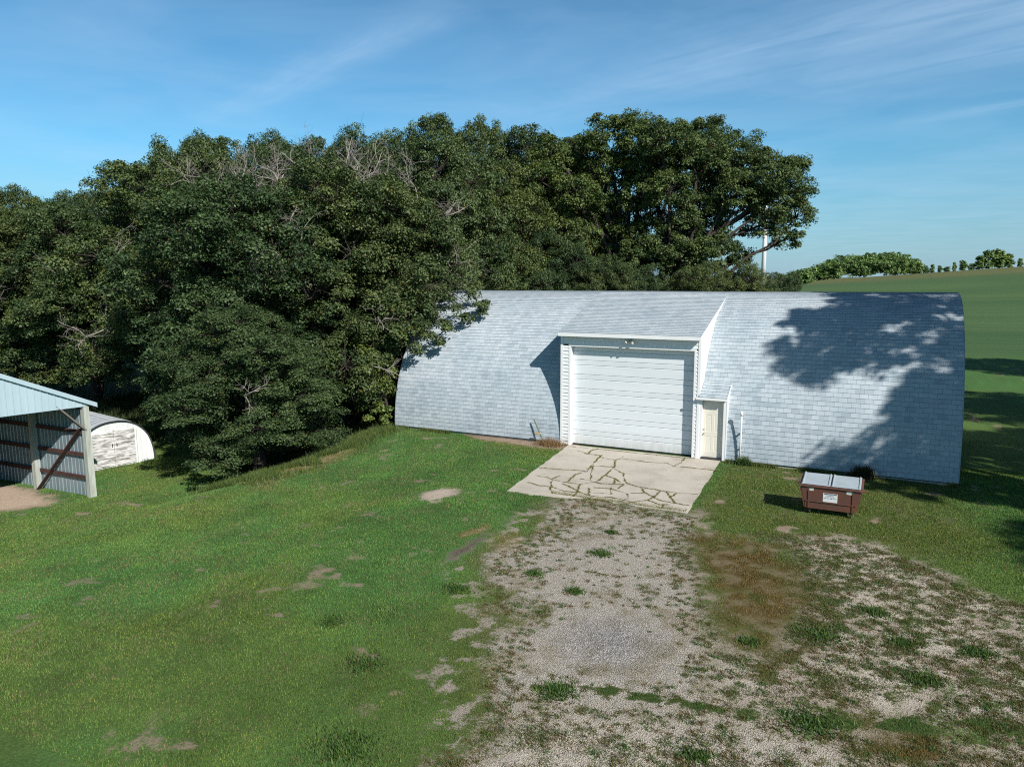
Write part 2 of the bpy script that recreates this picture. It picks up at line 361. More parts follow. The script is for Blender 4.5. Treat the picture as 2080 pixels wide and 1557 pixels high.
    F = inside(shedfloor, .7); soil = blend(soil, (.44, .35, .27), F); veg = blend(veg, .02 + .3 * S((fine - .62) * 6), F)
    b = inside(bare1, .45); soil = blend(soil, (.45, .38, .32), b); veg = blend(veg, .1 + .5 * S((fine - .52) * 8), b)
    d_ = inside(dark, .3); soil = blend(soil, (.115, .09, .08), d_); veg = blend(veg, .30, d_)
    t = np.maximum(np.maximum(inside(tan1, .7) * .8, inside(tan2, .2)), inside(tan3, .4) * .7); soil = blend(soil, (.38, .31, .22), t); grass = blend(grass, (.15, .125, .06), t); veg = blend(veg, .45 + .5 * (fine - .5), t * .85)
    bs = inside(basestrip, .5); soil = blend(soil, (.34, .26, .20), bs); veg = blend(veg, .25 + .5 * (fine - .5), bs); grass = blend(grass, (.13, .12, .05), bs * .7); grav = blend(grav, .5, bs)
    # lawn right of the apron: yellowish, thin
    rl = S((x - 6.9) / .6) * S((16 - x) / 2) * S((y + 8.5) / 1.5) * (y < .5); grass = blend(grass, (.070, .102, .028), rl * .75); veg = veg - rl * .22 * S((fbm(x * 1.2, y * 1.2, 13) - .42) * 6)
    # field beyond the yard
    dist = np.hypot(x - 12, y + 29); f = S((y - 46 - .06 * (x - 20)) / 1.5) * S((x + 14) / 6)
    grass = blend(grass, (.058, .112, .046) + (fbm(x * .03, y * .09, 211, 3) - .5)[..., None] * np.array((.05, .05, .02)), f); veg = blend(veg, 1.25, f)
    crest = S((dist - 225) / 30) * f; grass = blend(grass, (.105, .115, .040), crest * .8)
    dryc = S((dist - 232 + 26 * w) / 8) * S((300 - dist) / 30) * f; grass = blend(grass, (.26, .19, .13), dryc * .12)
    far = S((dist - 330) / 100); grass = blend(grass, (.11, .12, .05), far); veg = blend(veg, 1.3, far)
    return soil, grass, np.clip(veg, 0, 1.3), grav, f

def grow(a, step, r, end):
    o = []; s = step
    while a < end: s *= r; a += s; o.append(a)
    return o
xs = np.arange(-20, 18.01, .085); ys = np.arange(-22.5, 1.5, .085)
def axis(c, lim0, lim1):
    lo = [2 * c[0] - k for k in grow(c[0], .085, 1.10, lim0)][::-1]; hi = grow(c[-1], .085, 1.10, lim1)
    return np.array(lo + list(c) + hi)
X = axis(xs, 5000, 5000); Y = axis(ys, 200, 6000)
gx, gy = np.meshgrid(X, Y)
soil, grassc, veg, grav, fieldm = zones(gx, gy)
def lumps(x, y): return .05 * (fbm(x * .7, y * .7, 3) - .5) * (y < .2) * (poly_sd(x, y, apron_poly) < -.3) + .012 * (fbm(x * 6, y * 6, 4, 2) - .5)
gz = terrain(gx, gy) + lumps(gx, gy)
gz = gz + .16 * fieldm * (np.hypot(gx - 12, gy + 29) < 200)
nx, ny = len(X), len(Y)
idx = np.arange(nx * ny).reshape(ny, nx)
quads = np.stack([idx[:-1, :-1], idx[:-1, 1:], idx[1:, 1:], idx[1:, :-1]], -1).reshape(-1, 4)
me = bpy.data.meshes.new('ground'); me.vertices.add(nx * ny)
me.vertices.foreach_set('co', np.stack([gx, gy, gz], -1).astype('f').ravel())
me.loops.add(quads.size); me.loops.foreach_set('vertex_index', quads.astype('i').ravel())
me.polygons.add(len(quads)); me.polygons.foreach_set('loop_start', np.arange(0, quads.size, 4, dtype='i'))
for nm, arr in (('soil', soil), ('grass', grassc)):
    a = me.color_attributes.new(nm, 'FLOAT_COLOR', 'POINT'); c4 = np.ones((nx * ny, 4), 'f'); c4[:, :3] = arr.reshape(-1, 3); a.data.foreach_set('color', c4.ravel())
for nm, arr in (('veg', veg), ('grav', grav), ('field', fieldm)):
    a = me.attributes.new(nm, 'FLOAT', 'POINT'); a.data.foreach_set('value', arr.astype('f').ravel())
me.materials.append(M['ground']); me.update(calc_edges=True)
me.polygons.foreach_set('use_smooth', [True] * len(quads))
ground = bpy.data.objects.new('ground', me); COL.objects.link(ground)
tag(ground, 'mown lawn, weedy gravel drive and rising green field', 'ground', kind='structure')

# apron
mb = MB(); top = [(x, y, .036 + .01 * math.sin(x * 2 + y)) for x, y in apron_poly]
ap2 = []
for i, (x, y) in enumerate(apron_poly):   # break the outer edge a little
    x2, y2 = apron_poly[(i + 1) % len(apron_poly)]; nseg = max(1, int(math.hypot(x2 - x, y2 - y) / .35)) if i > 0 else 1
    for k in range(nseg):
        t = k / nseg; j = .05 if (k and i in (3, 4, 5)) else (.025 if k else 0)
        ap2.append((x + (x2 - x) * t + random.Random(i * 97 + k).uniform(-j, j), y + (y2 - y) * t + random.Random(i * 31 + k + 5).uniform(-j, j) * 2))
mb.face([(x, y, .03) for x, y in ap2][::-1])
for i in range(len(ap2)):
    a = ap2[i]; b = ap2[(i + 1) % len(ap2)]
    mb.face([(a[0], a[1], -.12), (a[0], a[1], .03), (b[0], b[1], .03), (b[0], b[1], -.12)])
apron = mb.build('concrete_apron', M['apron']); tag(apron, 'cracked concrete slab with weeds in its cracks before the big white door', 'apron', kind='structure')
if apron.data.polygons[0].normal.z < 0: apron.data.flip_normals()
cracks = [[(0.82, -4.1), (1.18, -4.07), (1.66, -4.03), (2.21, -3.87), (2.68, -3.83), (2.52, -2.91), (2.43, -2.17), (2.29, -1.17)], [(1.19, -0.9), (1.7, -1.25), (2.23, -1.28)], [(2.44, -1.61), (3.03, -1.74), (3.17, -1.39), (3.14, -0.93)], [(3.1, -1.84), (3.38, -2.75), (3.45, -3.82), (3.48, -4.72), (3.41, -5.08)], [(2.66, -2.97), (3.38, -2.75)], [(1.15, -5.16), (1.7, -5.25), (2.29, -5.52), (2.71, -5.53), (3.06, -5.57), (3.39, -5.09), (3.69, -5.16), (4.44, -4.9)], [(1.97, -5.45), (2.27, -6.27), (2.68, -7.08)], [(2.43, -4.43), (2.57, -5.49)], [(2.57, -2.89), (2.96, -4.17), (3.22, -4.95)], [(3.45, -2.97), (4.0, -3.55), (4.25, -4.23), (4.5, -4.76), (5.0, -4.94), (5.73, -5.09), (6.35, -5.09), (7.03, -4.95)], [(3.47, -4.04), (3.9, -4.29), (4.25, -4.67)], [(3.22, -1.37), (4.32, -1.51), (5.04, -1.3), (5.37, -1.65), (6.22, -1.62), (6.96, -1.63)], [(5.8, -5.16), (5.81, -5.93), (5.73, -6.34)], [(3.1, -5.66), (3.34, -6.56), (3.4, -7.0)], [(3.51, -5.87), (3.85, -6.7)], [(3.62, -5.72), (4.24, -5.62)], [(4.21, -5.53), (4.43, -6.22)], [(3.93, -4.38), (4.12, -4.95)], [(6.37, -5.18), (6.3, -5.69), (6.6, -6.27), (7.05, -6.3)], [(5.15, -5.08), (5.39, -5.56), (6.08, -6.17)], [(2.5, -5.74), (3.48, -6.49)], [(3.84, -6.31), (4.33, -6.17)], [(5.73, -6.34), (6.21, -6.64), (6.47, -6.51)], [(2.43, -4.43), (2.68, -3.83)], [(1.3, -6.1), (1.9, -6.35), (2.3, -6.27)], [(2.3, -6.27), (2.9, -6.55), (3.48, -6.49), (3.9, -6.7), (4.6, -6.55), (5.3, -6.75), (5.73, -6.34)], [(4.24, -5.62), (4.9, -5.9), (5.39, -5.56)], [(4.9, -5.9), (5.1, -6.4), (4.9, -6.95)], [(6.08, -6.17), (6.6, -6.27)], [(6.3, -6.55), (6.35, -6.98)], [(6.0, -5.09), (6.3, -5.69)], [(3.06, -5.57), (3.1, -5.66)], [(2.8, -4.9), (3.22, -4.95), (3.69, -5.16)], [(4.44, -4.9), (4.43, -5.5)], [(2.0, -4.85), (1.95, -5.3)], [(5.37, -1.65), (5.5, -1.0), (5.45, -.2)], [(1.7, -1.25), (1.66, -.6), (1.8, -.25)], [(.6, -.3), (2., -.22), (3.5, -.25), (5.2, -.18), (5.8, -.15)]]
rng = np.random.default_rng(11); crack_pts = []
mb = MB()
for c in cracks:
    P = []
    for a, b in zip(c[:-1], c[1:]):
        k = max(2, int(math.hypot(b[0] - a[0], b[1] - a[1]) / .12))
        for i in range(k): t = i / k; P.append((a[0] + (b[0] - a[0]) * t + rng.uniform(-.03, .03), a[1] + (b[1] - a[1]) * t + rng.uniform(-.03, .03)))
    P.append(c[-1])
    for a, b in zip(P[:-1], P[1:]):
        d = np.array((b[0] - a[0], b[1] - a[1])); d /= np.linalg.norm(d) + 1e-9; nrm = np.array((-d[1], d[0])); w = rng.uniform(.010, .036) * rng.uniform(.35, 1.15)
        crack_pts.append((a, b))
        mb.face([(a[0] - nrm[0] * w, a[1] - nrm[1] * w, .034), (b[0] - nrm[0] * w, b[1] - nrm[1] * w, .034), (b[0] + nrm[0] * w, b[1] + nrm[1] * w, .034), (a[0] + nrm[0] * w, a[1] + nrm[1] * w, .034)])
mb.build('crack', M['crack'], apron)

# ------------------------------------------------------------------ grass blades
def blades(x, y, z, h, w, cols, rng, lean=.55):
    n = len(x); a = rng.uniform(0, 2 * math.pi, n); la = rng.uniform(0, 2 * math.pi, n); ll = h * lean * rng.uniform(.2, 1.2, n)
    v = np.empty((n, 3, 3)); dx = np.cos(a) * w / 2; dy = np.sin(a) * w / 2
    v[:, 0] = np.stack([x - dx, y - dy, z - .012], -1); v[:, 1] = np.stack([x + dx, y + dy, z - .012], -1)
    v[:, 2] = np.stack([x + np.cos(la) * ll, y + np.sin(la) * ll, z + h], -1)
    c = np.repeat(cols[:, None, :], 3, 1)
    return v.reshape(-1, 3), c.reshape(-1, 3)
rng = np.random.default_rng(5)
def in_view(x, y, m=3.5):
    dx = x - 12.13; dy = y + 28.8; f = dx * -.4496 + dy * .8932; r = dx * .8932 + dy * .4496
    return (f > 8.5) & (np.abs(r) < f * .71 + m)
N = 2300000
bx = rng.uniform(-22, 19.5, N); by = rng.uniform(-22.5, 3, N)
k = in_view(bx, by); bx = bx[k]; by = by[k]
dd = np.hypot(bx - 12.1, by + 28.8); k = rng.uniform(0, 1, len(bx)) < np.clip(19 / dd, .35, 1) ** 1.3; bx = bx[k]; by = by[k]
s_, g_, v_, gr_, f_ = zones(bx, by)
sh = (poly_sd(bx, by, apron_poly) < .02) & ~((bx > -8.9) & (bx < 15) & (by > -.06))
shedin = (bx < -15.4) & (by < -11.2) & (bx < -15.4 - .19 * (by + 11.05) * -1)
fine = fbm(bx * 3.1, by * 3.1, 141, 3)
acc = (rng.uniform(0, 1, len(bx)) < S((v_ + .9 * (fine - .5) - .34) / .5)) & sh & ~((bx < -15.6) & (by < -11.2) & (v_ < .5))
bx, by, g_, gr_, v_ = bx[acc], by[acc], g_[acc], gr_[acc], v_[acc]
hgt = rng.uniform(.020, .056, len(bx)) * (1 + .5 * (fbm(bx * .6, by * .6, 8) - .5)) * (1 - .35 * gr_); dd = np.hypot(bx - 12.1, by + 28.8)
hgt *= 1 + .5 * S((vnoise(bx * 1.1, by * 1.1, 201) - .78) * 6) * (gr_ < .3)
wid = rng.uniform(.008, .016, len(bx)) * np.clip(dd / 14, 1, 2)
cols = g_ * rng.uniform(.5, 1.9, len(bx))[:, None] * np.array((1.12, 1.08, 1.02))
yel = rng.uniform(0, 1, len(bx)) < .10 + .25 * S((fbm(bx * .9, by * .9, 241, 3) - .46) * 6); cols[yel] = cols[yel] * (1.75, 1.3, 1.1)
tanb = rng.uniform(0, 1, len(bx)) < .055 + .2 * S((fbm(bx * 1.3, by * 1.3, 231, 3) - .48) * 6); cols[tanb] = np.array((.23, .19, .105)) * rng.uniform(.6, 1.2, tanb.sum())[:, None]
lawnmask = gr_ < .35
for nm, mk, lab in (('lawn_grass', lawnmask, 'short mown green grass of the sloping lawn'), ('gravel_weeds', ~lawnmask, 'low patchy weeds and grass growing through the gravel')):
    v, c = blades(bx[mk], by[mk], terrain(bx[mk], by[mk]) + lumps(bx[mk], by[mk]), hgt[mk], wid[mk], cols[mk], rng)
    o = np_mesh(nm, v, 3, M['blade'], None, c); tag(o, lab, 'grass', kind='stuff')
# weeds in the apron cracks
pa = np.array([a for a, b in crack_pts]); pb = np.array([b for a, b in crack_pts]); n = 15000
kk = rng.integers(0, len(pa), n); t = rng.uniform(0, 1, n)[:, None]; q = pa[kk] * (1 - t) + pb[kk] * t + rng.normal(0, .022, (n, 2))
keep = vnoise(q[:, 0] * 2.2, q[:, 1] * 2.2, 61) > .42; q = q[keep]; n = len(q)
q = np.concatenate([q, np.stack([rng.uniform(2.6, 7.1, 5000), -7.0 + rng.normal(0, .16, 5000)], -1)]); n = len(q)
cc = np.array((.085, .110, .034)) * rng.uniform(.7, 1.7, n)[:, None]; br = rng.uniform(0, 1, n) < .3; cc[br] = cc[br] * (1.6, 1.1, .9)
v, c = blades(q[:, 0], q[:, 1], np.full(n, .035) - .04 * (q[:, 1] < -7.0), rng.uniform(.008, .032, n), rng.uniform(.012, .024, n), cc, rng)
tag(np_mesh('crack_weeds', v, 3, M['blade'], None, c), 'mossy weeds sprouting along the cracks of the concrete slab', 'weeds', kind='stuff')
# taller grass: the bank below the trees, barn foot, clumps
def scatter_tall(name, pts_fn, n, h0, h1, w, base, lab, lean=.5, seed=1):
    r = np.random.default_rng(seed); x, y = pts_fn(r, n); h = r.uniform(h0, h1, len(x)); 
    cols = np.array(base) * r.uniform(.7, 1.6, len(x))[:, None]; yl = r.uniform(0, 1, len(x)) < .22; cols[yl] = cols[yl] * (1.9, 1.35, 1.1)
    v, c = blades(x, y, terrain(x, y) + lumps(x, y), h, np.full(len(x), w), cols, r, lean)
    return tag(np_mesh(name, v, 3, M['blade'], None, c), lab, 'grass', kind='stuff')
def bank(r, n):
    y = r.uniform(-9.5, 1.5, n); x = -9.6 - .03 * y + r.normal(0, .75, n) - .35 * np.clip(-4 - y, 0, 9) * .3
    k = (vnoise(x * 1.2, y * 1.2, 5) > .3); return x[k], y[k]
scatter_tall('bank_grass', bank, 42000, .10, .36, .022, (.060, .100, .030), 'tall unmown grass on the bank at the edge of the trees', .7, 2)
def woodsfloor(r, n):
    x = r.uniform(-34, -10.3, n); y = r.uniform(-4.5, 9, n); k = (fbm(x * .4, y * .4, 6) > .42) & ~((x < -18) & (x > -25) & (y < -4)); return x[k], y[k]
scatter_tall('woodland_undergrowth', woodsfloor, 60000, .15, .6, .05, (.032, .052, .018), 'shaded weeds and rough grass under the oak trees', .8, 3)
def foot(r, n):
    x = np.concatenate([r.uniform(7.0, 14.8, n), r.uniform(-8.7, -5.5, n // 3)]); y = -.10 - np.abs(r.normal(0, .10, len(x))); k = vnoise(x * 1.6, y, 15) > .35; return x[k], y[k]
scatter_tall('barn_foot_grass', foot, 5200, .06, .22, .018, (.062, .095, .028), 'untrimmed grass along the foot of the shingled wall', .5, 4)
r = np.random.default_rng(61); n = 13000; tx = r.uniform(2.5, 17.5, n); ty = r.uniform(-21.5, -7.2, n)
inD = poly_sd(tx, ty, drive) > .1; inA = (poly_sd(tx, ty, sandy) > 0) | (poly_sd(tx, ty, sandlow) > 0); inL = poly_sd(tx, ty, drivelow) > 0; inM = (poly_sd(tx, ty, moss) > 0)
dens = np.where(inD, .16 + .5 * (poly_sd(tx, ty, drive) < .8), np.where(inA | inL, .75, .0)) * ~inM * np.where(np.hypot((tx - 7.6) / 1.6, (ty + 15.4) / 1.5) < 1, .08, 1) * S((fbm(tx * .7, ty * .7, 62, 3) - .18) * 4)
k = r.uniform(0, 1, n) < dens; tx, ty, inD = tx[k], ty[k], inD[k]; n = len(tx)
tr_ = np.where(inD, r.uniform(.03, .10, n), r.uniform(.03, 1, n) ** 2 * .19 + .035); hue = r.uniform(0, 1, n)
tc = np.where((hue < .35)[:, None], (.13, .098, .045), np.where((hue < .8)[:, None], (.095, .105, .036), (.055, .108, .030)))
nb = (tr_ * 520).astype(int) + 8; ii = np.repeat(np.arange(n), nb); N2 = len(ii)
qx = tx[ii] + r.normal(0, 1, N2) * tr_[ii] * .62; qy = ty[ii] + r.normal(0, 1, N2) * tr_[ii] * .55
v, c = blades(qx, qy, terrain(qx, qy) + lumps(qx, qy), r.uniform(.012, .05, N2), r.uniform(.012, .026, N2), tc[ii] * r.uniform(.6, 1.6, N2)[:, None], r, .9)
tag(np_mesh('gravel_tufts', v, 3, M['blade'], None, c), 'scattered small olive and brown tufts on the pale gravel', 'weeds', kind='stuff')
CL = [(3.48, -14.64, .32), (3.64, -18.29, .34), (7.33, -17.53, .34), (11.34, -13.37, .42), (10.12, -14.24, .2), (9.97, -18.18, .22), (5.88, -11.2, .26), (4.82, -13.08, .22), (11.43, -16.52, .45), (4.92, -20.4, .5), (13.2, -14.3, .3), (14.2, -12.8, .3), (12.4, -11.8, .28), (6.1, -13.6, .18), (5.6, -9.6, .16), (12.9, -13.0, .25), (1.9, -17.2, .3)]
def clumps(r, n):
    xs_, ys_ = [], []
    for cx, cy, cr in CL:
        m = int(n * cr); xs_.append(cx + r.normal(0, cr * .55, m)); ys_.append(cy + r.normal(0, cr * .45, m))
    return np.concatenate(xs_), np.concatenate(ys_)
scatter_tall('broadleaf_weed_clumps', clumps, 1700, .03, .10, .03, (.036, .082, .024), 'darker broad-leaved weed clumps dotted over lawn and gravel', .9, 6)

# ------------------------------------------------------------------ barn
LX, RX, W2, HR = -8.73, 14.82, 6.16, 6.5
def by_of(z): return W2 - W2 * math.sqrt(max(0, 1 - (z / HR) ** 2))
barn = empty('arched_barn', (0, 0, 0))
tag(barn, 'long arched barn clad to the ground in pale blue-grey shingles, big white door', 'barn')
# arc sampling by course
def arc_pts(step):
    t = np.linspace(0, math.pi, 20001); y = W2 - W2 * np.cos(t); z = HR * np.sin(t)
    s = np.concatenate([[0], np.cumsum(np.hypot(np.diff(y), np.diff(z)))]); L = s[-1]
    k = int(round(L / step)); ss = np.linspace(0, L, k + 1)
    return np.interp(ss, s, y), np.interp(ss, s, z)
def shingle(mb, P, segs, rs, nsub=14, wav=.012):
    for i in range(len(P) - 1):
        (y0, z0), (y1, z1) = P[i], P[i + 1]; d = np.array((y1 - y0, z1 - z0)); d /= np.linalg.norm(d); nr = np.array((-d[1], d[0]))
        du = rs.uniform(-.03, .03); o0 = .013; o1 = .002
        for xa, xb in segs(i, z0):
            ks = max(1, int((xb - xa) / 1.4)); xx = np.linspace(xa, xb, ks + 1)
            wv = [wav * (vnoise(np.array(q * .5), np.array(i * .13), 77) - .5) for q in xx]; wv2 = [wav * (vnoise(np.array(q * .5), np.array((i + 1) * .13), 77) - .5) for q in xx]
            for k in range(ks):
                A = lambda q, oo, Y, Z: (q, Y + nr[0] * oo, Z + nr[1] * oo)
                a = A(xx[k], o0 + wv[k], y0, z0); b = A(xx[k + 1], o0 + wv[k + 1], y0, z0); c = A(xx[k + 1], o1 + wv2[k + 1], y1, z1); e = A(xx[k], o1 + wv2[k], y1, z1)
                v0 = i * ROW + .001; v1 = (i + 1) * ROW - .001
                mb.face([a, b, c, e], 0, [(xx[k] + du, v0), (xx[k + 1] + du, v0), (xx[k + 1] + du, v1), (xx[k] + du, v1)])
                f = A(xx[k], -.004 + wv[k], y0, z0); h = A(xx[k + 1], -.004 + wv[k + 1], y0, z0)
                mb.face([f, h, b, a], 1)
rs = random.Random(4)
ay, az = arc_pts(ROW); za = .11
P = [(float(a), float(b) + .10 * (1 - float(b) / HR)) for a, b in zip(ay, az)]
P = [q for q in P]
def segs_b(i, z):
    front = P[i][0] < W2
    if front and z < 2.30: return [(LX, .04), (6.98, RX)]
    if front and z < 4.72: return [(LX, .04), (5.87, RX)]
    return [(LX, RX)]
mb = MB(); shingle(mb, P, segs_b, rs); mb.build('roof', [M['shingle'], M['butt']], barn)
# end walls, rake trim, foundation
for xe, s in ((LX + .06, -1), (RX - .06, 1)):
    mb = MB(); pts = [(xe, float(a), float(b) + .08 * (1 - float(b) / HR)) for a, b in zip(ay[::2], az[::2])]
    pts[0] = (xe, .02, -.9); pts[-1] = (xe, 2 * W2 - .02, -.9)
    mb.face(pts if s < 0 else pts[::-1]); mb.build('end_wall', M['white_vinyl'], barn)
    mb = MB(); xo = LX - .03 if s < 0 else RX; sub = list(zip(ay, az))
    for (a0, b0), (a1, b1) in zip(sub[:-1], sub[1:]):
        b0 += .10 * (1 - b0 / HR); b1 += .10 * (1 - b1 / HR)
        def ins(y, z, k): v = np.array((y - W2, z)); v = v * (1 - k / np.linalg.norm(v)); return (v[0] + W2, v[1])
        i0 = ins(a0, b0, .10); i1 = ins(a1, b1, .10); u0 = ins(a0, b0, -.006); u1 = ins(a1, b1, -.006)
        x0, x1 = xo, xo + .03
        mb.hexa([(x0, *i0), (x1, *i0), (x1, *i1), (x0, *i1), (x0, *u0), (x1, *u0), (x1, *u1), (x0, *u1)])
    mb.build('rake_trim', M['edge_metal'], barn)
mb = MB()
for a_, b_ in (((LX + .1, .06, -1.3), (.0, .35, .12)), ((6.98, .04, -.6), (RX - .05, .35, .12))):
    mb = MB(); mb.box(a_, b_); mb.build('foundation', M['concrete'], barn)
mb = MB(); mb.box((LX, .022, .065), (.03, .055, .10)); mb.build('base_trim', M['dark_metal'], barn); mb = MB(); mb.box((6.98, .022, .065), (RX, .055, .10)); mb.build('base_trim', M['dark_metal'], barn)

# garage bay
BX0, BX1 = 0.0, 5.90; DX0, DX1 = .44, 5.66; DTOP = 4.30; REC = .26
def roof_z(y): return 4.86 + (y + .3) * .293
def laps(mb, xa, xb, z0, z1, y, dirn=(0, -1, 0), pitch=.15):
    z = z0
    while z < z1 - 1e-4:
        t = min(z + pitch, z1)
        if dirn[1]:
            s = dirn[1]; mb.face([(xa, y + s * .028, z), (xb, y + s * .028, z), (xb, y + s * .001, t), (xa, y + s * .001, t)]); mb.face([(xa, y, z), (xb, y, z), (xb, y + s * .028, z), (xa, y + s * .028, z)])
        z = t
mb = MB(); laps(mb, BX0 + .09, DX0 - .10, .05, DTOP + .02, 0); laps(mb, DX1 + .08, BX1 - .09, .05, DTOP + .02, 0); laps(mb, BX0 + .09, BX1 - .09, DTOP + .09, 4.86, 0)
mb.build('bay_siding', M['white_vinyl'], barn)
for x, s in ((BX0, -1), (BX1, 1)):
    mb = MB(); z = .05; xi = x - s * .004
    mb.face([(xi, .0, .05), (xi, .0, 4.8), (xi, 4.6, 6.2)] + [(xi, by_of(q) + .15, q) for q in np.linspace(6.1, .05, 20)])
    while z < 6.4:
        t = min(z + .15, 6.42); zm = (z + t) / 2
        yb = by_of(max(0, zm - .02)) + .12; yf = .0 if zm < 4.80 else (zm - 4.86) / .293 - .3 + .02
        if yf < yb - .02:
            mb.face([(x + s * .022, yf, z), (x + s * .022, yb, z), (x + s * .001, yb, t), (x + s * .001, yf if z < 4.8 else yf + .2, t)][::s]); mb.face([(x, yf, z), (x, yb, z), (x + s * .022, yb, z), (x + s * .022, yf, z)][::s])
        z = t
    mb.build('cheek_wall', M['white_vinyl'], barn)
mb = MB()
mb.box((BX0 - .02, -.034, .03), (BX0 + .085, .05, 4.84)); mb.build('corner_trim', M['white_trim'], barn); mb = MB(); mb.box((BX1 - .085, -.034, .03), (BX1 + .02, .05, 4.84))
mb.build('corner_trim', M['white_trim'], barn)
mb = MB()
mb.box((DX0 - .10, -.022, .02), (DX0, REC + .05, DTOP)); mb.box((DX1, -.022, .02), (DX1 + .08, REC + .05, DTOP)); mb.box((DX0 - .10, -.022, DTOP), (DX1 + .08, REC + .05, DTOP + .09))
mb.build('door_frame', M['white_trim'], barn)
# sectional door
mb = MB(); ns = 7; ph = (DTOP - .06) / ns
prof = []
for k in range(ns):
    z0 = .06 + k * ph
    for dz, dy in ((0, .03), (.016, 0), (.372, 0), (.384, .024), (.400, .024), (.412, 0), (ph - .016, 0), (ph, .03)):
        prof.append((z0 + dz, REC + dy + (.006 if .39 < dz < .57 else 0)))
for (za_, ya_), (zb_, yb_) in zip(prof[:-1], prof[1:]):
    if zb_ - za_ < 1e-5: continue
    mb.face([(DX0, ya_, za_), (DX1, ya_, za_), (DX1, yb_, zb_), (DX0, yb_, zb_)])
gd = mb.build('garage_door', M['white_door'], barn)
mb = MB(); mb.box((DX0, REC - .006, .03), (DX1, REC + .03, .06)); mb.build('bottom_seal', M['dark_metal'], gd)
# bay roof + fascia
mb = MB(); k = int(round(5.6 / ROW)); pr = []
for i in range(k + 1): y = -.30 + 5.35 * i / k; pr.append((y, roof_z(y) + .03))
shingle(mb, pr, lambda i, z: [(BX0 - .05, BX1 + .06)], rs, wav=.004)
mb.build('bay_roof', [M['shingle'], M['butt']], barn)
mb = MB(); mb.box((BX0 - .04, -.30, 4.735), (BX1 + .05, -.275, 4.885)); mb.build('fascia', M['white_trim'], barn)
mb = MB(); mb.face([(BX0 - .03, -.275, 4.76), (BX1 + .04, -.275, 4.76), (BX1 + .04, .01, 4.80), (BX0 - .03, .01, 4.80)][::-1]); mb.build('soffit', M['white_trim'], barn)
for x in (BX0 - .04, BX1 + .022):
    mb = MB(); mb.hexa([(x, -.275, 4.735), (x + .03, -.275, 4.735), (x + .03, 4.75, roof_z(4.75) - .13), (x, 4.75, roof_z(4.75) - .13), (x, -.275, 4.875), (x + .03, -.275, 4.875), (x + .03, 4.75, roof_z(4.75) + .02), (x, 4.75, roof_z(4.75) + .02)])
    mb.build('rake_board', M['white_trim'], barn)
fl = MB(); fl.box((2.98, -.04, 4.58), (3.10, -.012, 4.70)); lt = fl.build('floodlight', M['steel'], barn)
for dx in (-.11, .11):
    mb = MB(); mb.tube([(3.04 + dx * .4, -.05, 4.62), (3.04 + dx, -.13, 4.575), (3.04 + dx * 1.5, -.19, 4.55)], [.03, .05, .065], 10); mb.build('lamp_head', M['lens'], lt)
# entry door bay
EX0, EX1 = 5.92, 6.98
mb = MB(); mb.box((EX0, -.02, .03), (EX0 + .10, .14, 2.42)); mb.box((EX1 - .13, -.02, .03), (EX1 - .02, .14, 2.42)); mb.box((EX0 + .10, -.02, 2.40), (EX1 - .13, .14, 2.47)); mb.build('entry_frame', M['white_trim'], barn)
mb = MB()
ex0, ex1 = EX0 + .10, EX1 - .13; yd = .12
def panel(mb, x0, x1, z0, z1, y):   # raised-and-fielded panel
    e = .025; r = .007
    A = [(x0, y, z0), (x1, y, z0), (x1, y, z1), (x0, y, z1)]; B = [(x0 + e, y + r, z0 + e), (x1 - e, y + r, z0 + e), (x1 - e, y + r, z1 - e), (x0 + e, y + r, z1 - e)]; Cc = [(x0 + 2 * e, y + .003, z0 + 2 * e), (x1 - 2 * e, y + .003, z0 + 2 * e), (x1 - 2 * e, y + .003, z1 - 2 * e), (x0 + 2 * e, y + .003, z1 - 2 * e)]
    for U, V in ((A, B), (B, Cc)):
        for i in range(4): j = (i + 1) % 4; mb.face([U[i], U[j], V[j], V[i]])
    mb.face(Cc)
xc = [ex0, ex0 + .12, (ex0 + ex1) / 2 - .05, (ex0 + ex1) / 2 + .05, ex1 - .12, ex1]; zc = [.10, .34, .94, 1.12, 1.80, 1.94, 2.22, 2.40]
for i in range(5):
    for j in range(7):
        if i in (1, 3) and j in (1, 3): panel(mb, xc[i], xc[i + 1], zc[j], zc[j + 1], yd)
        elif i in (1, 3) and j == 5: panel(mb, xc[i], xc[i + 1], zc[j], zc[j + 1], yd)
        else: mb.face([(xc[i], yd, zc[j]), (xc[i + 1], yd, zc[j]), (xc[i + 1], yd, zc[j + 1]), (xc[i], yd, zc[j + 1])])
ed = mb.build('entry_door', M['cream_door'], barn)
mb = MB(); mb.tube([(ex0 + .07, yd - .001, 1.02), (ex0 + .07, yd - .03, 1.02)], [.028, .028], 10); mb.tube([(ex0 + .07, yd - .03, 1.02), (ex0 + .07, yd - .05, 1.02), (ex0 + .07, yd - .075, 1.02)], [.014, .032, .022], 10); mb.build('door_knob', M['steel'], ed); mb = MB(); mb.tube([(ex0 + .07, yd - .001, 1.2), (ex0 + .07, yd - .025, 1.2)], [.026, .022], 10); mb.build('deadbolt', M['steel'], ed)
mb = MB(); mb.box((ex0, -.03, .02), (ex1, .14, .095)); mb.build('threshold', M['dark_metal'], barn)
def eroof(y): return 2.50 + (y + .17) * .60
mb = MB(); z = .05; mb.face([(EX1 - .004, .0, .05), (EX1 - .004, .0, 2.45), (EX1 - .004, .75, 2.9)] + [(EX1 - .004, by_of(q) + .12, q) for q in np.linspace(2.8, .05, 12)])
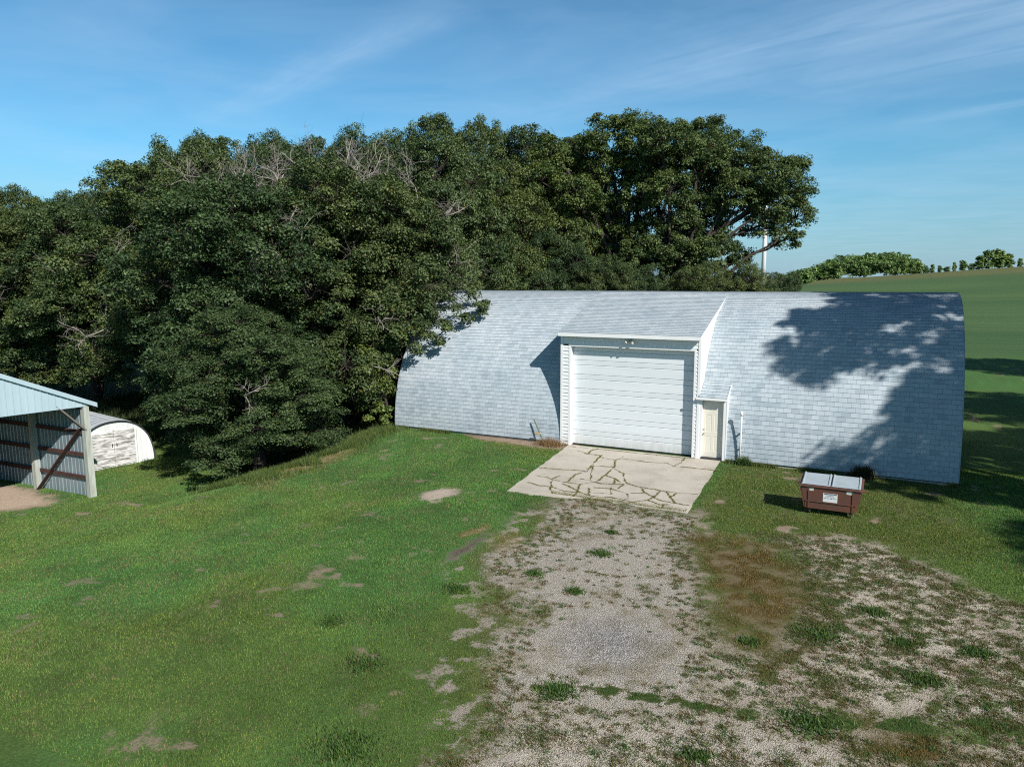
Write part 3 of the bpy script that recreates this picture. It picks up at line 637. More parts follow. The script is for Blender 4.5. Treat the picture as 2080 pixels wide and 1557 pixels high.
while z < 2.95:
    t = min(z + .15, 2.98); zm = (z + t) / 2; yb = by_of(max(0, zm - .05)) + .1; yf = 0 if zm < 2.5 else (zm - 2.5) / .6 - .17 + .02
    if yf < yb: mb.face([(EX1 + .012, yf, z), (EX1 + .012, yb, z), (EX1 + .001, yb, t), (EX1 + .001, yf, t)]); mb.face([(EX1, yf, z), (EX1, yb, z), (EX1 + .012, yb, z), (EX1 + .012, yf, z)])
    z = t
mb.build('entry_cheek', M['white_vinyl'], barn)
mb = MB(); pr = [(-.17 + 1.28 * i / 8, eroof(-.17 + 1.28 * i / 8) + .02) for i in range(9)]; shingle(mb, pr, lambda i, z: [(EX0 + .0, EX1 + .03)], rs, wav=.003); mb.build('entry_roof', [M['shingle'], M['butt']], barn)
mb = MB(); mb.box((EX0 - .12, -.17, 2.415), (EX1 + .03, -.145, 2.515)); mb.face([(EX0, -.145, 2.44), (EX1, -.145, 2.44), (EX1, .0, 2.47), (EX0, .0, 2.47)][::-1]); mb.build('entry_fascia', M['white_trim'], barn)
mb = MB(); mb.hexa([(EX1 + .003, -.145, 2.415), (EX1 + .03, -.145, 2.415), (EX1 + .03, .75, eroof(.75) - .08), (EX1 + .003, .75, eroof(.75) - .08), (EX1 + .003, -.145, 2.51), (EX1 + .03, -.145, 2.51), (EX1 + .03, .75, eroof(.75) + .015), (EX1 + .003, .75, eroof(.75) + .015)]); mb.box((EX1 - .02, -.028, .03), (EX1 + .02, .03, 2.44)); mb.build('entry_trim', M['white_trim'], barn)

# ------------------------------------------------------------------ pipe, post, dry weeds, dumpster
pr_ = empty('vent_pipe', (7.55, -.10, 0)); tag(pr_, 'thin white pipe standing upright against the shingles right of the cream door', 'pipe')
mb = MB(); mb.tube([(0, 0, -.1), (0, 0, 1.93)], [.032, .032], 10); mb.build('pipe', M['pvc'], pr_, True)
mb = MB(); mb.tube([(0, 0, 1.90), (0, -.005, 1.95), (0, -.03, 2.03), (0, -.05, 2.04)], [.05, .055, .055, .03], 10); mb.build('cap', M['pvc'], pr_, True)
for z in (.6, 1.2):
    mb = MB(); mb.box((-.05, -.01, z), (.05, .15, z + .02)); mb.build('bracket', M['steel'], pr_)
fp = empty('fence_post', (-.62, -.28, 0)); tag(fp, 'thin green steel fence post leaning left, beside the big door', 'post')
a0 = np.array((0, 0, -.05)); a1 = np.array((-.62, .16, 1.02))
mb = MB(); mb.beam(a0, a1, .045, .012, (0, 1, .2)); mb.beam(a0, a1, .012, .045, (0, 1, .2)); mb.build('shaft', M['green_paint'], fp)
mb = MB(); q = a0 + (a1 - a0) * .45; mb.tube([q + (-.22, -.03, .0), q + (-.06, -.03, .01), q + (.01, -.02, .015)], [.035, .03, .02], 8); mb.build('insulator', M['yellow'], fp)
mb = MB(); mb.tube([q + (.0, -.04, .02), q + (.06, -.05, .05)], [.022, .015], 8); mb.build('clip', M['pvc'], fp)
r = np.random.default_rng(8); n = 1400; x = -.35 + r.normal(0, .28, n); y = -.35 + r.normal(0, .16, n); cc = np.array((.26, .16, .085)) * r.uniform(.5, 1.6, n)[:, None]
v, c = blades(x, y, np.zeros(n), r.uniform(.08, .38, n), np.full(n, .014), cc, r, .8)
tag(np_mesh('dry_weeds', v, 3, M['blade'], None, c), 'clump of dry tan weeds at the foot of the leaning green post', 'weeds')
r = np.random.default_rng(9); n = 500; x = 7.72 + r.normal(0, .12, n); y = -.22 + r.normal(0, .07, n); cc = np.array((.07, .12, .035)) * r.uniform(.5, 1.6, n)[:, None]
v, c = blades(x, y, np.zeros(n), r.uniform(.1, .42, n), np.full(n, .03), cc, r, .6)
tag(np_mesh('leafy_weed', v, 3, M['blade'], None, c), 'small leafy green weed at the foot of the white pipe', 'weeds')
r = np.random.default_rng(10); n = 900; x = 11.9 + r.normal(0, .16, n); y = -.3 + r.normal(0, .07, n); cc = np.array((.05, .05, .025)) * r.uniform(.5, 1.6, n)[:, None]
v, c = blades(x, y, np.zeros(n), r.uniform(.15, .55, n), np.full(n, .03), cc, r, .5)
tag(np_mesh('leafy_weed', v, 3, M['blade'], None, c), 'dark shaded weed by the shingled wall behind the brown dumpster', 'weeds')

dm = empty('dumpster', (11.07, -5.5, -.01)); tag(dm, 'rusty brown steel dumpster on casters with two pale grey lids', 'dumpster')
mb = MB(); b0, b1, t0, t1 = -.68, .70, -.84, .84; zb, zt = .19, .90; D = .98
mb.hexa([(b0, .10, zb), (b1, .10, zb), (b1, D - .08, zb), (b0, D - .08, zb), (t0, .0, zt), (t1, .0, zt), (t1, D, zt + .10), (t0, D, zt + .10)])
mb.build('bin', M['rust'], dm, bevel=.008)
mb = MB()
for x0, y0, x1, y1, h0, h1 in ((t0 - .04, -.035, t1 + .05, .03, zt, zt), (t0 - .04, D - .03, t1 + .05, D + .03, zt + .10, zt + .10)): mb.box((x0, y0, h0 - .01), (x1, y1, h0 + .045))
for x in (t0 - .04, t1 - .015): mb.hexa([(x, .03, zt - .01), (x + .06, .03, zt - .01), (x + .06, D - .03, zt + .09), (x, D - .03, zt + .09), (x, .03, zt + .045), (x + .06, .03, zt + .045), (x + .06, D - .03, zt + .145), (x, D - .03, zt + .145)])
mb.box((t1 + .05, -.02, zt + .005), (t1 + .20, .06, zt + .04)); mb.box((t0 - .12, .2, zt + .0), (t0 - .04, .34, zt + .05))
mb.build('rim', M['rust'], dm, bevel=.005)
def front(x, z):  # point on the sloping front panel
    f = (z - zb) / (zt - zb); return (x, .10 - .10 * f, z)
mb = MB()
def strip(x0, z0, x1, z1, off, mi=0, mbx=None):
    m_ = mbx or mb; P4 = [front(x0, z0), front(x1, z0), front(x1, z1), front(x0, z1)]; m_.hexa([*[(p[0], p[1] - off, p[2]) for p in P4], *[(p[0], p[1] + .002, p[2]) for p in P4]], mi)
strip(-.69, .415, .72, .445, .02); strip(-.62, zb + .01, -.585, zt - .02, .018); strip(.60, zb + .01, .635, zt - .02, .018)
for s in (-1, 1):
    mb.hexa([(s * .70, .1, zb + .02), (s * .72, .1, zb + .02), (s * .72, .35, zb + .02), (s * .70, .35, zb + .02), (s * .80, .02, zt - .1), (s * .86, .02, zt - .1), (s * .86, .3, zt - .1), (s * .80, .3, zt - .1)])
mb.build('rib', M['rust'], dm)
for i, (x0, x1) in enumerate(((t0 + .02, -.012), (.012, t1 - .02))):
    mb = MB(); y0, y1 = .0, D - .02; za_, zb_ = zt + .060, zt + .165
    mb.hexa([(x0, y0 - .02, za_), (x1, y0 - .02, za_), (x1, y1, zb_), (x0, y1, zb_), (x0, y0 - .02, za_ + .022), (x1, y0 - .02, za_ + .022), (x1, y1, zb_ + .022), (x0, y1, zb_ + .022)])
    ld = mb.build('lid', M['lid'], dm, bevel=.006)
    for x in (x0 + .04, x1 - .04):
        mb = MB(); mb.hexa([(x - .02, y0 - .015, za_ + .022), (x + .02, y0 - .015, za_ + .022), (x + .02, y1, zb_ + .022), (x - .02, y1, zb_ + .022), (x - .012, y0 - .01, za_ + .045), (x + .012, y0 - .01, za_ + .045), (x + .012, y1, zb_ + .045), (x - .012, y1, zb_ + .045)])
        mb.build('lid_rib', M['lid'], ld)
mb = MB(); mb.tube([(t0, D - .0, zt + .17), (t1, D - .0, zt + .17)], [.018, .018], 8); mb.build('hinge_rod', M['dark_metal'], dm)
def decal(x0, z0, x1, z1, m_): 
    d_ = MB(); strip(x0, z0, x1, z1, .006, 0, d_); return d_.build('sign_plate', m_, dm)
lab = decal(-.20, .455, .20, .735, M['decal']); dl = decal(-.64, .765, -.47, .865, M['decal_cream']); dr = decal(.44, .765, .63, .865, M['decal_cream'])
tilt = math.atan2(.10, zt - zb)
def word(t, x, z, size, mname, parent, w=None):
    cu = bpy.data.curves.new('lettering', 'FONT'); cu.body = t; cu.size = size; cu.align_x = 'CENTER'; cu.align_y = 'CENTER'; cu.extrude = .0008; cu.offset = size * .02
    o = bpy.data.objects.new('lettering', cu); COL.objects.link(o); o.parent = parent; p = front(x, z); o.location = (p[0], p[1] - .0082, p[2]); o.rotation_euler = (math.pi / 2 + tilt, 0, 0)
    cu.materials.append(M[mname]); 
    bpy.context.view_layer.update()
    sx_ = w / o.dimensions.x if w and o.dimensions.x > 0 else 1
    me_ = bpy.data.meshes.new_from_object(o.evaluated_get(bpy.context.evaluated_depsgraph_get())); o2 = bpy.data.objects.new('lettering', me_); COL.objects.link(o2); o2.parent = parent; o2.location = o.location; o2.rotation_euler = o.rotation_euler; o2.scale = (sx_, 1, 1)
    bpy.data.objects.remove(o, do_unlink=True)
word('TRENS SANITATION', 0, .708, .055, 'ink', lab, .36)
def inkbars(parent, rows, m_):
    d_ = MB()
    for x0, x1, z, h in rows: strip(x0, z - h / 2, x1, z + h / 2, .0075, 0, d_)
    d_.build('small_print', m_, parent)
inkbars(lab, [(-.11, -.05, .662, .014), (-.04, .05, .662, .014), (.065, .11, .662, .014), (-.10, .02, .636, .010), (.04, .09, .636, .010), (-.14, -.03, .606, .010), (.0, .06, .606, .010), (.08, .13, .606, .010)], M['ink_grey'])
inkbars(lab, [(-.18, -.10, .57, .013), (-.09, -.02, .57, .013), (0, .07, .57, .013), (.085, .18, .57, .013)], M['ink'])
inkbars(dl, [(-.62, -.49, .835, .012)], M['ink_grey']); inkbars(dr, [(.46, .61, .835, .012)], M['ink_grey'])
for x, y in ((-.56, .2), (.58, .2), (-.56, .82), (.58, .82)):
    mb = MB(); mb.box((x - .06, y - .05, .145), (x + .06, y + .05, .19)); mb.box((x - .035, y - .03, .07), (x - .027, y + .04, .15)); mb.box((x + .027, y - .03, .07), (x + .035, y + .04, .15)); cs = mb.build('caster', M['rust'], dm)
    mb = MB(); mb.tube([(x - .024, y + .01, .075), (x + .024, y + .01, .075)], [.072, .072], 14); mb.build('wheel', M['rubber'], cs)

# ------------------------------------------------------------------ pole shed (left)
C0 = np.array((-15.53, -11.05, -1.41)); ga = rad(191); gd_ = np.array((math.sin(ga), math.cos(ga), 0)); wd = np.array((-1, -.02, 0)); wd /= np.linalg.norm(wd); UP = np.array((0, 0, 1.))
ps = empty('pole_shed', tuple(C0)); tag(ps, 'open-fronted pole shed with pale blue steel gable at the left edge', 'shed')
def Q(g, w, z): return gd_ * g + wd * w + UP * (z - C0[2])   # local point
def ribsheet(mb, A, B, zb_, zt_, off, pitch=.229, t=.02):
    """ribbed vertical sheet between local plan points A,B; zb_/zt_ functions of distance; off = outward normal"""
    L = np.linalg.norm(B - A); e = (B - A) / L; s = 0; pts = []
    while s < L:
        for ds, o in ((0, 0), (.165, 0), (.178, t), (.215, t), (.228, 0)): pts.append((min(s + ds, L), o))
        s += pitch
    for (s0, o0), (s1, o1) in zip(pts[:-1], pts[1:]):
        if s1 - s0 < 1e-6: continue
        p = lambda s_, o_, f: A + e * s_ + off * o_ + UP * (f(s_) - C0[2])
        mb.face([p(s0, o0, zb_), p(s1, o1, zb_), p(s1, o1, zt_), p(s0, o0, zt_)])
TAN = .47; HW = 4.6; DEEP = 11.0; ZE = 2.47
def rake(g): return ZE + (.30 + g if g < HW else .30 + 2 * HW - g) * TAN - .14
gn = np.cross(gd_, UP); gn = gn if gn @ wd < 0 else -gn      # outward (towards the yard)
wn = np.cross(wd, UP); wn = wn if wn @ gd_ < 0 else -wn      # outward (away from yard interior)
mb = MB(); ribsheet(mb, gd_ * -.04 + gn * .10, gd_ * 9.24 + gn * .10, lambda s: 2.26 + .004 * s, lambda s: rake(s - .04) - .02, gn); mb.build('gable_panel', M['blue_steel'], ps)
mb = MB(); ribsheet(mb, wd * .0 + wn * .02, wd * DEEP + wn * .02, lambda s: -1.52, lambda s: 2.40, wn); mb.build('side_wall', M['galv'], ps)
mb = MB(); ribsheet(mb, wd * DEEP, wd * DEEP + gd_ * 9.2, lambda s: -1.6, lambda s: rake(s), wd); mb.build('back_wall', M['galv'], ps)
mb = MB(); ribsheet(mb, gd_ * 9.2, gd_ * 9.2 + wd * DEEP, lambda s: -1.6, lambda s: 2.40, gd_); mb.build('far_side_wall', M['galv'], ps)
mb = MB()
for (g0, g1) in ((-.32, HW), (HW, 9.52)):
    w = -.18
    while w < DEEP + .2:
        for d0, h0, d1, h1 in ((0, 0, .19, 0), (.19, 0, .2, .02), (.2, .02, .23, .02), (.23, .02, .24, 0)):
            mb.face([Q(g0, w + d0, rake(g0) + .02 + h0), Q(g0, w + d1, rake(g0) + .02 + h1), Q(g1, w + d1, rake(g1) + .02 + h1), Q(g1, w + d0, rake(g1) + .02 + h0)])
        w += .24
mb.build('roof', M['blue_steel'], ps)
mb = MB()
for g0, g1 in ((-.34, HW), (HW, 9.54)):
    for o_, h in ((.16, .05),):
        a = Q(g0, -.22, rake(g0)); b = Q(g1, -.22, rake(g1)); mb.hexa([a - UP * .12, a - UP * .12 + wd * .04, b - UP * .12 + wd * .04, b - UP * .12, a + UP * .055, a + UP * .055 + wd * .3, b + UP * .055 + wd * .3, b + UP * .055])
mb.build('rake_trim', M['blue_steel'], ps)
mb = MB()
mb.hexa([Q(-.12, -.10, -1.9), Q(.12, -.10, -1.9), Q(.12, .12, -1.9), Q(-.12, .12, -1.9), Q(-.10, -.08, 2.5), Q(.10, -.08, 2.5), Q(.10, .12, 2.5), Q(-.10, .12, 2.5)]); mb.build('post', M['old_wood'], ps)
for w in (3.2, 6.4, 9.6):
    mb = MB(); mb.hexa([Q(.04, w - .11, -1.9), Q(.24, w - .11, -1.9), Q(.24, w + .11, -1.9), Q(.04, w + .11, -1.9), Q(.04, w - .10, 2.5), Q(.22, w - .10, 2.5), Q(.22, w + .10, 2.5), Q(.04, w + .10, 2.5)]); mb.build('post', M['old_wood'], ps)
mb = MB(); mb.box((0, 0, 0), (.01, .01, .01)); 
for g in (4.6, 9.2):
    mb = MB(); mb.hexa([Q(g - .09, -.08, -1.9), Q(g + .09, -.08, -1.9), Q(g + .09, .1, -1.9), Q(g - .09, .1, -1.9), Q(g - .09, -.08, 2.5), Q(g + .09, -.08, 2.5), Q(g + .09, .1, 2.5), Q(g - .09, .1, 2.5)]); mb.build('post', M['old_wood'], ps)
for z in (1.22, .30, -.63, 2.2):
    mb = MB(); mb.beam(Q(.05, .12, z), Q(.05, DEEP - .02, z), .05, .15); mb.build('girt', M['red_girt'], ps)
mb = MB(); mb.beam(Q(.20, 3.15, -1.50), Q(.14, .16, 1.36), .05, .15, gd_); mb.build('cross_brace', M['red_girt'], ps)
mb = MB(); mb.beam(Q(.05, -.02, 1.30), Q(1.05, -.02, 2.42), .06, .16, wd); mb.build('knee_brace', M['grey_wood'], ps)
mb = MB(); mb.beam(Q(-.1, .05, 2.33), Q(9.3, .05, 2.33), .05, .22); mb.build('header_beam', M['grey_wood'], ps)
mb = MB()
for w in (2.2, 4.4, 6.6, 8.8):
    for g0, g1 in ((0, HW), (HW, 9.2)): mb.beam(Q(g0, w, rake(g0) - .08), Q(g1, w, rake(g1) - .08), .05, .16)
mb.build('rafter', M['grey_wood'], ps)

# ------------------------------------------------------------------ small arched hut
H0 = np.array((-18.57, -5.89, -1.36)); ha = rad(191); hd = np.array((math.sin(ha), math.cos(ha), 0)); ax_ = np.array((-math.cos(ha) * -1, 0, 0)); ax_ = np.array((hd[1], -hd[0], 0)); ax_ = ax_ if ax_[0] < 0 else -ax_
hut = empty('storage_hut', tuple(H0)); tag(hut, 'small arched storage hut with white end wall and peeling plank doors', 'hut')
HWD, HHT, HLN = 1.76, 2.10, 5.2
def hp(t): c, s = math.cos(t), math.sin(t); return (HWD - HWD * math.copysign(abs(c) ** .86, c), HHT * abs(s) ** .86)
def HQ(u, v, z): return hd * u + ax_ * v + UP * z
ts = [math.pi * i / 40 for i in range(41)]
mb = MB(); arch = [hp(t) for t in ts]
for (u0, z0), (u1, z1) in zip(arch[:-1], arch[1:]): mb.face([HQ(u0, .04, z0 - .0), HQ(u1, .04, z1), HQ(u1, .04, -.25), HQ(u0, .04, -.25)])
mb.build('end_wall', simple('white_hut_panel', (.70, .72, .72), .6, scale=2, c2=(.50, .52, .52), stretch=(5, 5, .4)), hut)
mb = MB()
def arch_o(t, o): u, z = hp(t); n_ = np.array((u - HWD, z * .75)); n_ /= np.linalg.norm(n_) + 1e-9; return (u + n_[0] * o, z + n_[1] * o)
k = 0; v = -.06
while v < HLN:
    for dv0, o0, dv1, o1 in ((0, .03, .3, .03), (.3, .03, .33, .05), (.33, .05, .37, .05), (.37, .05, .4, .03)):
        for t0_, t1_ in zip(ts[:-1], ts[1:]):
            a = arch_o(t0_, o0); b = arch_o(t1_, o0); c = arch_o(t1_, o1); d = arch_o(t0_, o1)
            mb.face([HQ(a[0], v + dv0, a[1]), HQ(b[0], v + dv0, b[1]), HQ(c[0], v + dv1, c[1]), HQ(d[0], v + dv1, d[1])])
    v += .4
mb.build('roof', M['hut_roof'], hut)
mb = MB()
for t0_, t1_ in zip(ts[:-1], ts[1:]):
    a = arch_o(t0_, .032); b = arch_o(t1_, .032); c = arch_o(t1_, .005); d = arch_o(t0_, .005)
    mb.hexa([HQ(d[0], -.07, d[1]), HQ(a[0], -.07, a[1]), HQ(b[0], -.07, b[1]), HQ(c[0], -.07, c[1]), HQ(d[0], .0, d[1]), HQ(a[0], .0, a[1]), HQ(b[0], .0, b[1]), HQ(c[0], .0, c[1])])
mb.build('arch_trim', M['dark_metal'], hut)
mb = MB()
for (u0, z0), (u1, z1) in zip(arch[:-1], arch[1:]): mb.face([HQ(u0, HLN, z0), HQ(u1, HLN, z1), HQ(u1, HLN, -.25), HQ(u0, HLN, -.25)][::-1])
mb.build('back_wall', M['hut_roof'], hut)
rsd = random.Random(3)
for u0, u1, zt_ in ((.84, 1.76, 1.70), (1.80, 2.70, 1.64)):
    mb = MB(); z = .06
    while z < zt_ - .02:
        h = min(.125, zt_ - z); o_ = rsd.uniform(-.006, .006); mb.hexa([HQ(u0, .0 + o_, z), HQ(u1, .0 + o_, z), HQ(u1, .035, z), HQ(u0, .035, z), HQ(u0, -.008 + o_, z + h - .008), HQ(u1, -.008 + o_, z + h - .008), HQ(u1, .035, z + h - .008), HQ(u0, .035, z + h - .008)]); z += .125
    dr_ = mb.build('plank_door', M['peel'], hut)
    hmb = MB(); uu = u0 + .07 if u0 > 1.2 else u1 - .07; uu = 1.78 + (.10 if u0 > 1.7 else -.10); hmb.beam(HQ(uu, -.03, .95), HQ(uu, -.03, 1.10), .03, .03, hd); hmb.build('latch', M['dark_metal'], dr_)
mb = MB(); mb.beam(HQ(1.78, -.03, -.06), HQ(1.78, -.03, 1.72), .07, .05, hd); mb.build('centre_stile', M['peel'], hut)
mb = MB(); mb.beam(HQ(.74, -.02, 0), HQ(.74, -.02, 1.74), .08, .05, hd); mb.build('door_jamb', M['white_trim'], hut)

# ------------------------------------------------------------------ trees
UPV = np.array((0, 0, 1.))
LEAF_A = np.array((.022, .050, .017)); LEAF_B = np.array((.116, .156, .056))
def leaves(cent, rad_, nl, size, r, tint=(1, 1, 1), yellow=.03, flat=.86):
    n = len(cent); N_ = n * nl; c = np.repeat(cent, nl, 0); rr = np.repeat(rad_, nl)
    d = r.normal(size=(N_, 3)); d /= np.linalg.norm(d, axis=1)[:, None]
    # lobed puffs: sub-clusters inside every puff
    q = rr * r.uniform(.30, 1.0, N_) ** .55
    sub = r.normal(size=(n, 7, 3)); sub /= np.linalg.norm(sub, axis=2)[..., None]; which = r.integers(0, 7, N_); sd = sub[np.repeat(np.arange(n), nl), which]
    pos = c + d * (q * .55)[:, None] * (1, 1, flat) + sd * (rr * .48)[:, None] * (1, 1, flat)
    d[:, 2] = np.where(d[:, 2] < -.35, -d[:, 2], d[:, 2]); pos = c + d * (q * .55)[:, None] * (1, 1, flat) + sd * (rr * .48)[:, None] * (1, 1, flat)
    nrm = d * .55 + sd * .30 + r.normal(size=(N_, 3)) * .5 + UPV * .6; nrm /= np.linalg.norm(nrm, axis=1)[:, None]
    t = np.cross(nrm, r.normal(size=(N_, 3))); t /= np.linalg.norm(t, axis=1)[:, None] + 1e-9; b = np.cross(nrm, t)
    l = size * r.uniform(.55, 1.5, N_); w = l * r.uniform(.5, .72, N_)
    v = np.empty((N_, 4, 3)); fold = nrm * (w * .22)[:, None]
    v[:, 0] = pos - t * l[:, None] / 2; v[:, 1] = pos + b * w[:, None] / 2 + fold; v[:, 2] = pos + t * l[:, None] / 2; v[:, 3] = pos - b * w[:, None] / 2 + fold
    pt = np.repeat(r.uniform(0, 1, n), nl); mixv = np.clip(pt * .55 + r.uniform(0, .45, N_), 0, 1)[:, None]
    col = (LEAF_A * (1 - mixv) + LEAF_B * mixv) * np.array(tint); col *= r.uniform(.75, 1.3, N_)[:, None]
    pale = r.uniform(0, 1, N_) < .05; col[pale] = np.array((.075, .105, .055)) * r.uniform(.7, 1.2, pale.sum())[:, None]
    ye = r.uniform(0, 1, N_) < yellow; col[ye] = np.array((.13, .10, .02)) * r.uniform(.6, 1.1, ye.sum())[:, None]
    return v.reshape(-1, 3), np.repeat(col[:, None], 4, 1).reshape(-1, 3)
def curve(a, b, r, sag=.12, n=5):
    a = np.array(a, float); b = np.array(b, float); L = np.linalg.norm(b - a); k = r.normal(size=3) * L * sag; k[2] += L * .05
    return [a + (b - a) * t + k * (4 * t * (1 - t)) + (r.normal(size=3) * L * .02 if 0 < t < 1 else 0) for t in np.linspace(0, 1, n)]
def spawn_lobe_puffs(lobes, per_m2, r, r0, r1, clip=None):
    C_, R_, LI = [], [], []
    for li, (x, y, z, R) in enumerate(lobes):
        n = max(5, int(4 * math.pi * R * R * per_m2)); pts = []
        for _ in range(n * 6):
            d = r.normal(size=3); d /= np.linalg.norm(d)
            if d[2] < -.75: continue
            p = np.array((x, y, z)) + d * R * r.uniform(.62, 1.0) * np.array((1, 1, .85))
            # not deep in another lobe
            if any(np.linalg.norm(p - np.array(l[:3])) < l[3] * .62 for j, l in enumerate(lobes) if j != li): continue
            if any(np.linalg.norm(p - q) < .75 * (r0 + r1) / 2 for q in pts): continue
            if clip is not None and not clip(p): continue
            pts.append(p)
            if len(pts) >= n: break
        C_ += pts; R_ += list(r.uniform(r0, r1, len(pts))); LI += [li] * len(pts)
    return np.array(C_), np.array(R_), LI
def dead_tree(mb, p, d, L, rad0, depth, r):
    """bare forked branch"""
    p = np.array(p, float); d = np.array(d, float); d /= np.linalg.norm(d); pts = [p]; n = 4
    for i in range(n):
        d = d + r.normal(size=3) * .22; d /= np.linalg.norm(d); pts.append(pts[-1] + d * L / n)
    mb.tube(pts, list(np.linspace(rad0, rad0 * .5, n + 1)), 5)
    if depth > 0:
        for k in range(int(r.integers(3, 5))):
            i = int(r.integers(1, n + 1)); a = r.normal(size=3); nd = d * .75 + a / np.linalg.norm(a) * .75; nd[2] += .12
            dead_tree(mb, pts[i], nd, L * r.uniform(.45, .75), rad0 * .5, depth - 1, r)
def wood_mesh(mb, H, trunk_top, lobes, C_, R_, LI, r, tr, base=(0, 0, 0), clip=None):
    base = np.array(base, float); tt = np.array(trunk_top, float)
    tp = curve(base - (0, 0, .4), tt, r, .04, 6); mb.tube(tp, list(np.linspace(tr * 1.25, tr * .62, 6)), 9)
    limbs = []
    for x, y, z, R in lobes:
        e = np.array((x, y, z)); k = tp[int(r.integers(3, 6))] if e[2] > tt[2] * .7 else tp[int(r.integers(2, 4))]
        cv = curve(k, e, r, .10, 6); limbs.append(cv); mb.tube(cv, list(np.linspace(tr * .42, tr * .10, 6)), 6)
    for c, R, li in zip(C_, R_, LI):
        cv = limbs[li]; j = min(range(2, 6), key=lambda i: np.linalg.norm(cv[i] - c) + .15 * i)
        mb.tube(curve(cv[j], c, r, .08, 4), list(np.linspace(tr * .10, tr * .035, 4)), 4, cap=False)
        for _ in range(2):
            e = c + r.normal(size=3) * R * .5; mb.tube([c, (c + e) / 2 + r.normal(size=3) * .06, e], [tr * .035, tr * .028, tr * .015], 3, cap=False)

def make_tree(name, lobes, seed, tr=.30, trunk_top=(0, 0, 6), per=.55, r0=.5, r1=.95, nl=170, size=.19, dead=None, tint=(1, 1, 1), yellow=.02, extra=None, clip=None, base=(0, 0, 0)):
    r = np.random.default_rng(seed); root = empty(name)
    C_, R_, LI = spawn_lobe_puffs(lobes, per, r, r0, r1, clip)
    if extra is not None:
        E = np.array(extra, float); C_ = np.concatenate([C_, E[:, :3]]); R_ = np.concatenate([R_, E[:, 3]])
        LI += [min(range(len(lobes)), key=lambda i: np.linalg.norm(np.array(lobes[i][:3]) - e[:3])) for e in E]
    mb = MB(); wood_mesh(mb, 0, trunk_top, lobes, C_, R_, LI, r, tr, base); mb.build('trunk', M['bark'], root, True)
    v, c = leaves(C_, R_, nl, size, r, tint, yellow); np_mesh('crown', v, 4, M['leaf'], root, c)
    if dead:
        mb = MB()
        for p, d, L, dep in dead: dead_tree(mb, p, d, L, .055 * max(1, L / 2), dep, r)
        mb.build('dead_branches', M['deadwood'], root, True)
    return root
def crown_lobes(seed, H=15., R=5.5, low=.18, n=15):
    r = np.random.default_rng(seed); L = []
    for i in range(n):
        f = (i + .5) / n; z = H * (low + (.88 - low) * f); prof = math.sqrt(max(0, 1 - ((f - .42) / .68) ** 2))
        a = i * 2.399 + r.uniform(-.4, .4); q = R * .64 * prof * r.uniform(.75, 1.15); LR = R * r.uniform(.30, .44) * (.75 + .35 * prof)
        L.append((q * math.cos(a), q * math.sin(a), z, LR))
    L.append((r.uniform(-1, 1), r.uniform(-1, 1), H * .86, R * .40)); L.append((r.uniform(-2.4, 2.4), r.uniform(-2.4, 2.4), H * .80, R * .40)); L.append((r.uniform(-1.5, 1.5), r.uniform(-1.5, 1.5), H * .6, R * .5))
    return L
TOCAM = np.array((.62, -.78, .0))
protos = []
for i in range(6):
    H_ = 15.; L = crown_lobes(100 + i, H_, 5.5, .16 if i < 4 else .30, 15)
    dl_ = None
    protos.append([make_tree('oak_tree', L, 200 + i, .30, (0.3, 0, 7.5),   .46, .55, 1.0, 400, .118, tint=[(1, 1, 1), (.9, .98, 1.0), (1.08, 1.05, .9), (.95, 1, 1), (1.05, 1.02, .95), (.88, .95, .98)][i], yellow=.015), H_ - .5]); protos[-1].append(list(protos[-1][0].children))
used = [0] * 6
GRP = 'oak trees of the wood around the barn'
def copy_tree(root, parts=None):
    c = root.copy(); COL.objects.link(c)
    for ch in (parts or list(root.children)):
        d = ch.copy(); COL.objects.link(d); d.parent = c
    return c
def place(i, x, y, H, R, rz, label, dead=None, group=GRP, name=None):
    root, h0, parts = protos[i]; t = root if used[i] == 0 else copy_tree(root, parts); used[i] += 1
    t.location = (x, y, tz(x, y) - .1); t.rotation_euler = (0, 0, rz); t.scale = (R / 5.2, R / 5.2, H / h0)
    tag(t, label, 'tree', group)
    if dead:   # bare branches in world metres, put on this tree
        r = np.random.default_rng(int(abs(x) * 10) + 7); sx = R / 5.2; szz = H / h0
        for p, d, L, dep in dead:
          mb = MB(); dead_tree(mb, p, d, L * .78, .036 * max(1, L / 2), dep, r)
          V = np.array(mb.v) - np.array(t.location); ca, sa = math.cos(-rz), math.sin(-rz)
          V = np.stack([(V[:, 0] * ca - V[:, 1] * sa) / sx, (V[:, 0] * sa + V[:, 1] * ca) / sx, V[:, 2] / szz], -1); mb.v = [tuple(q) for q in V]
          mb.build('dead_branch', M['deadwood'], t, True)
    return t
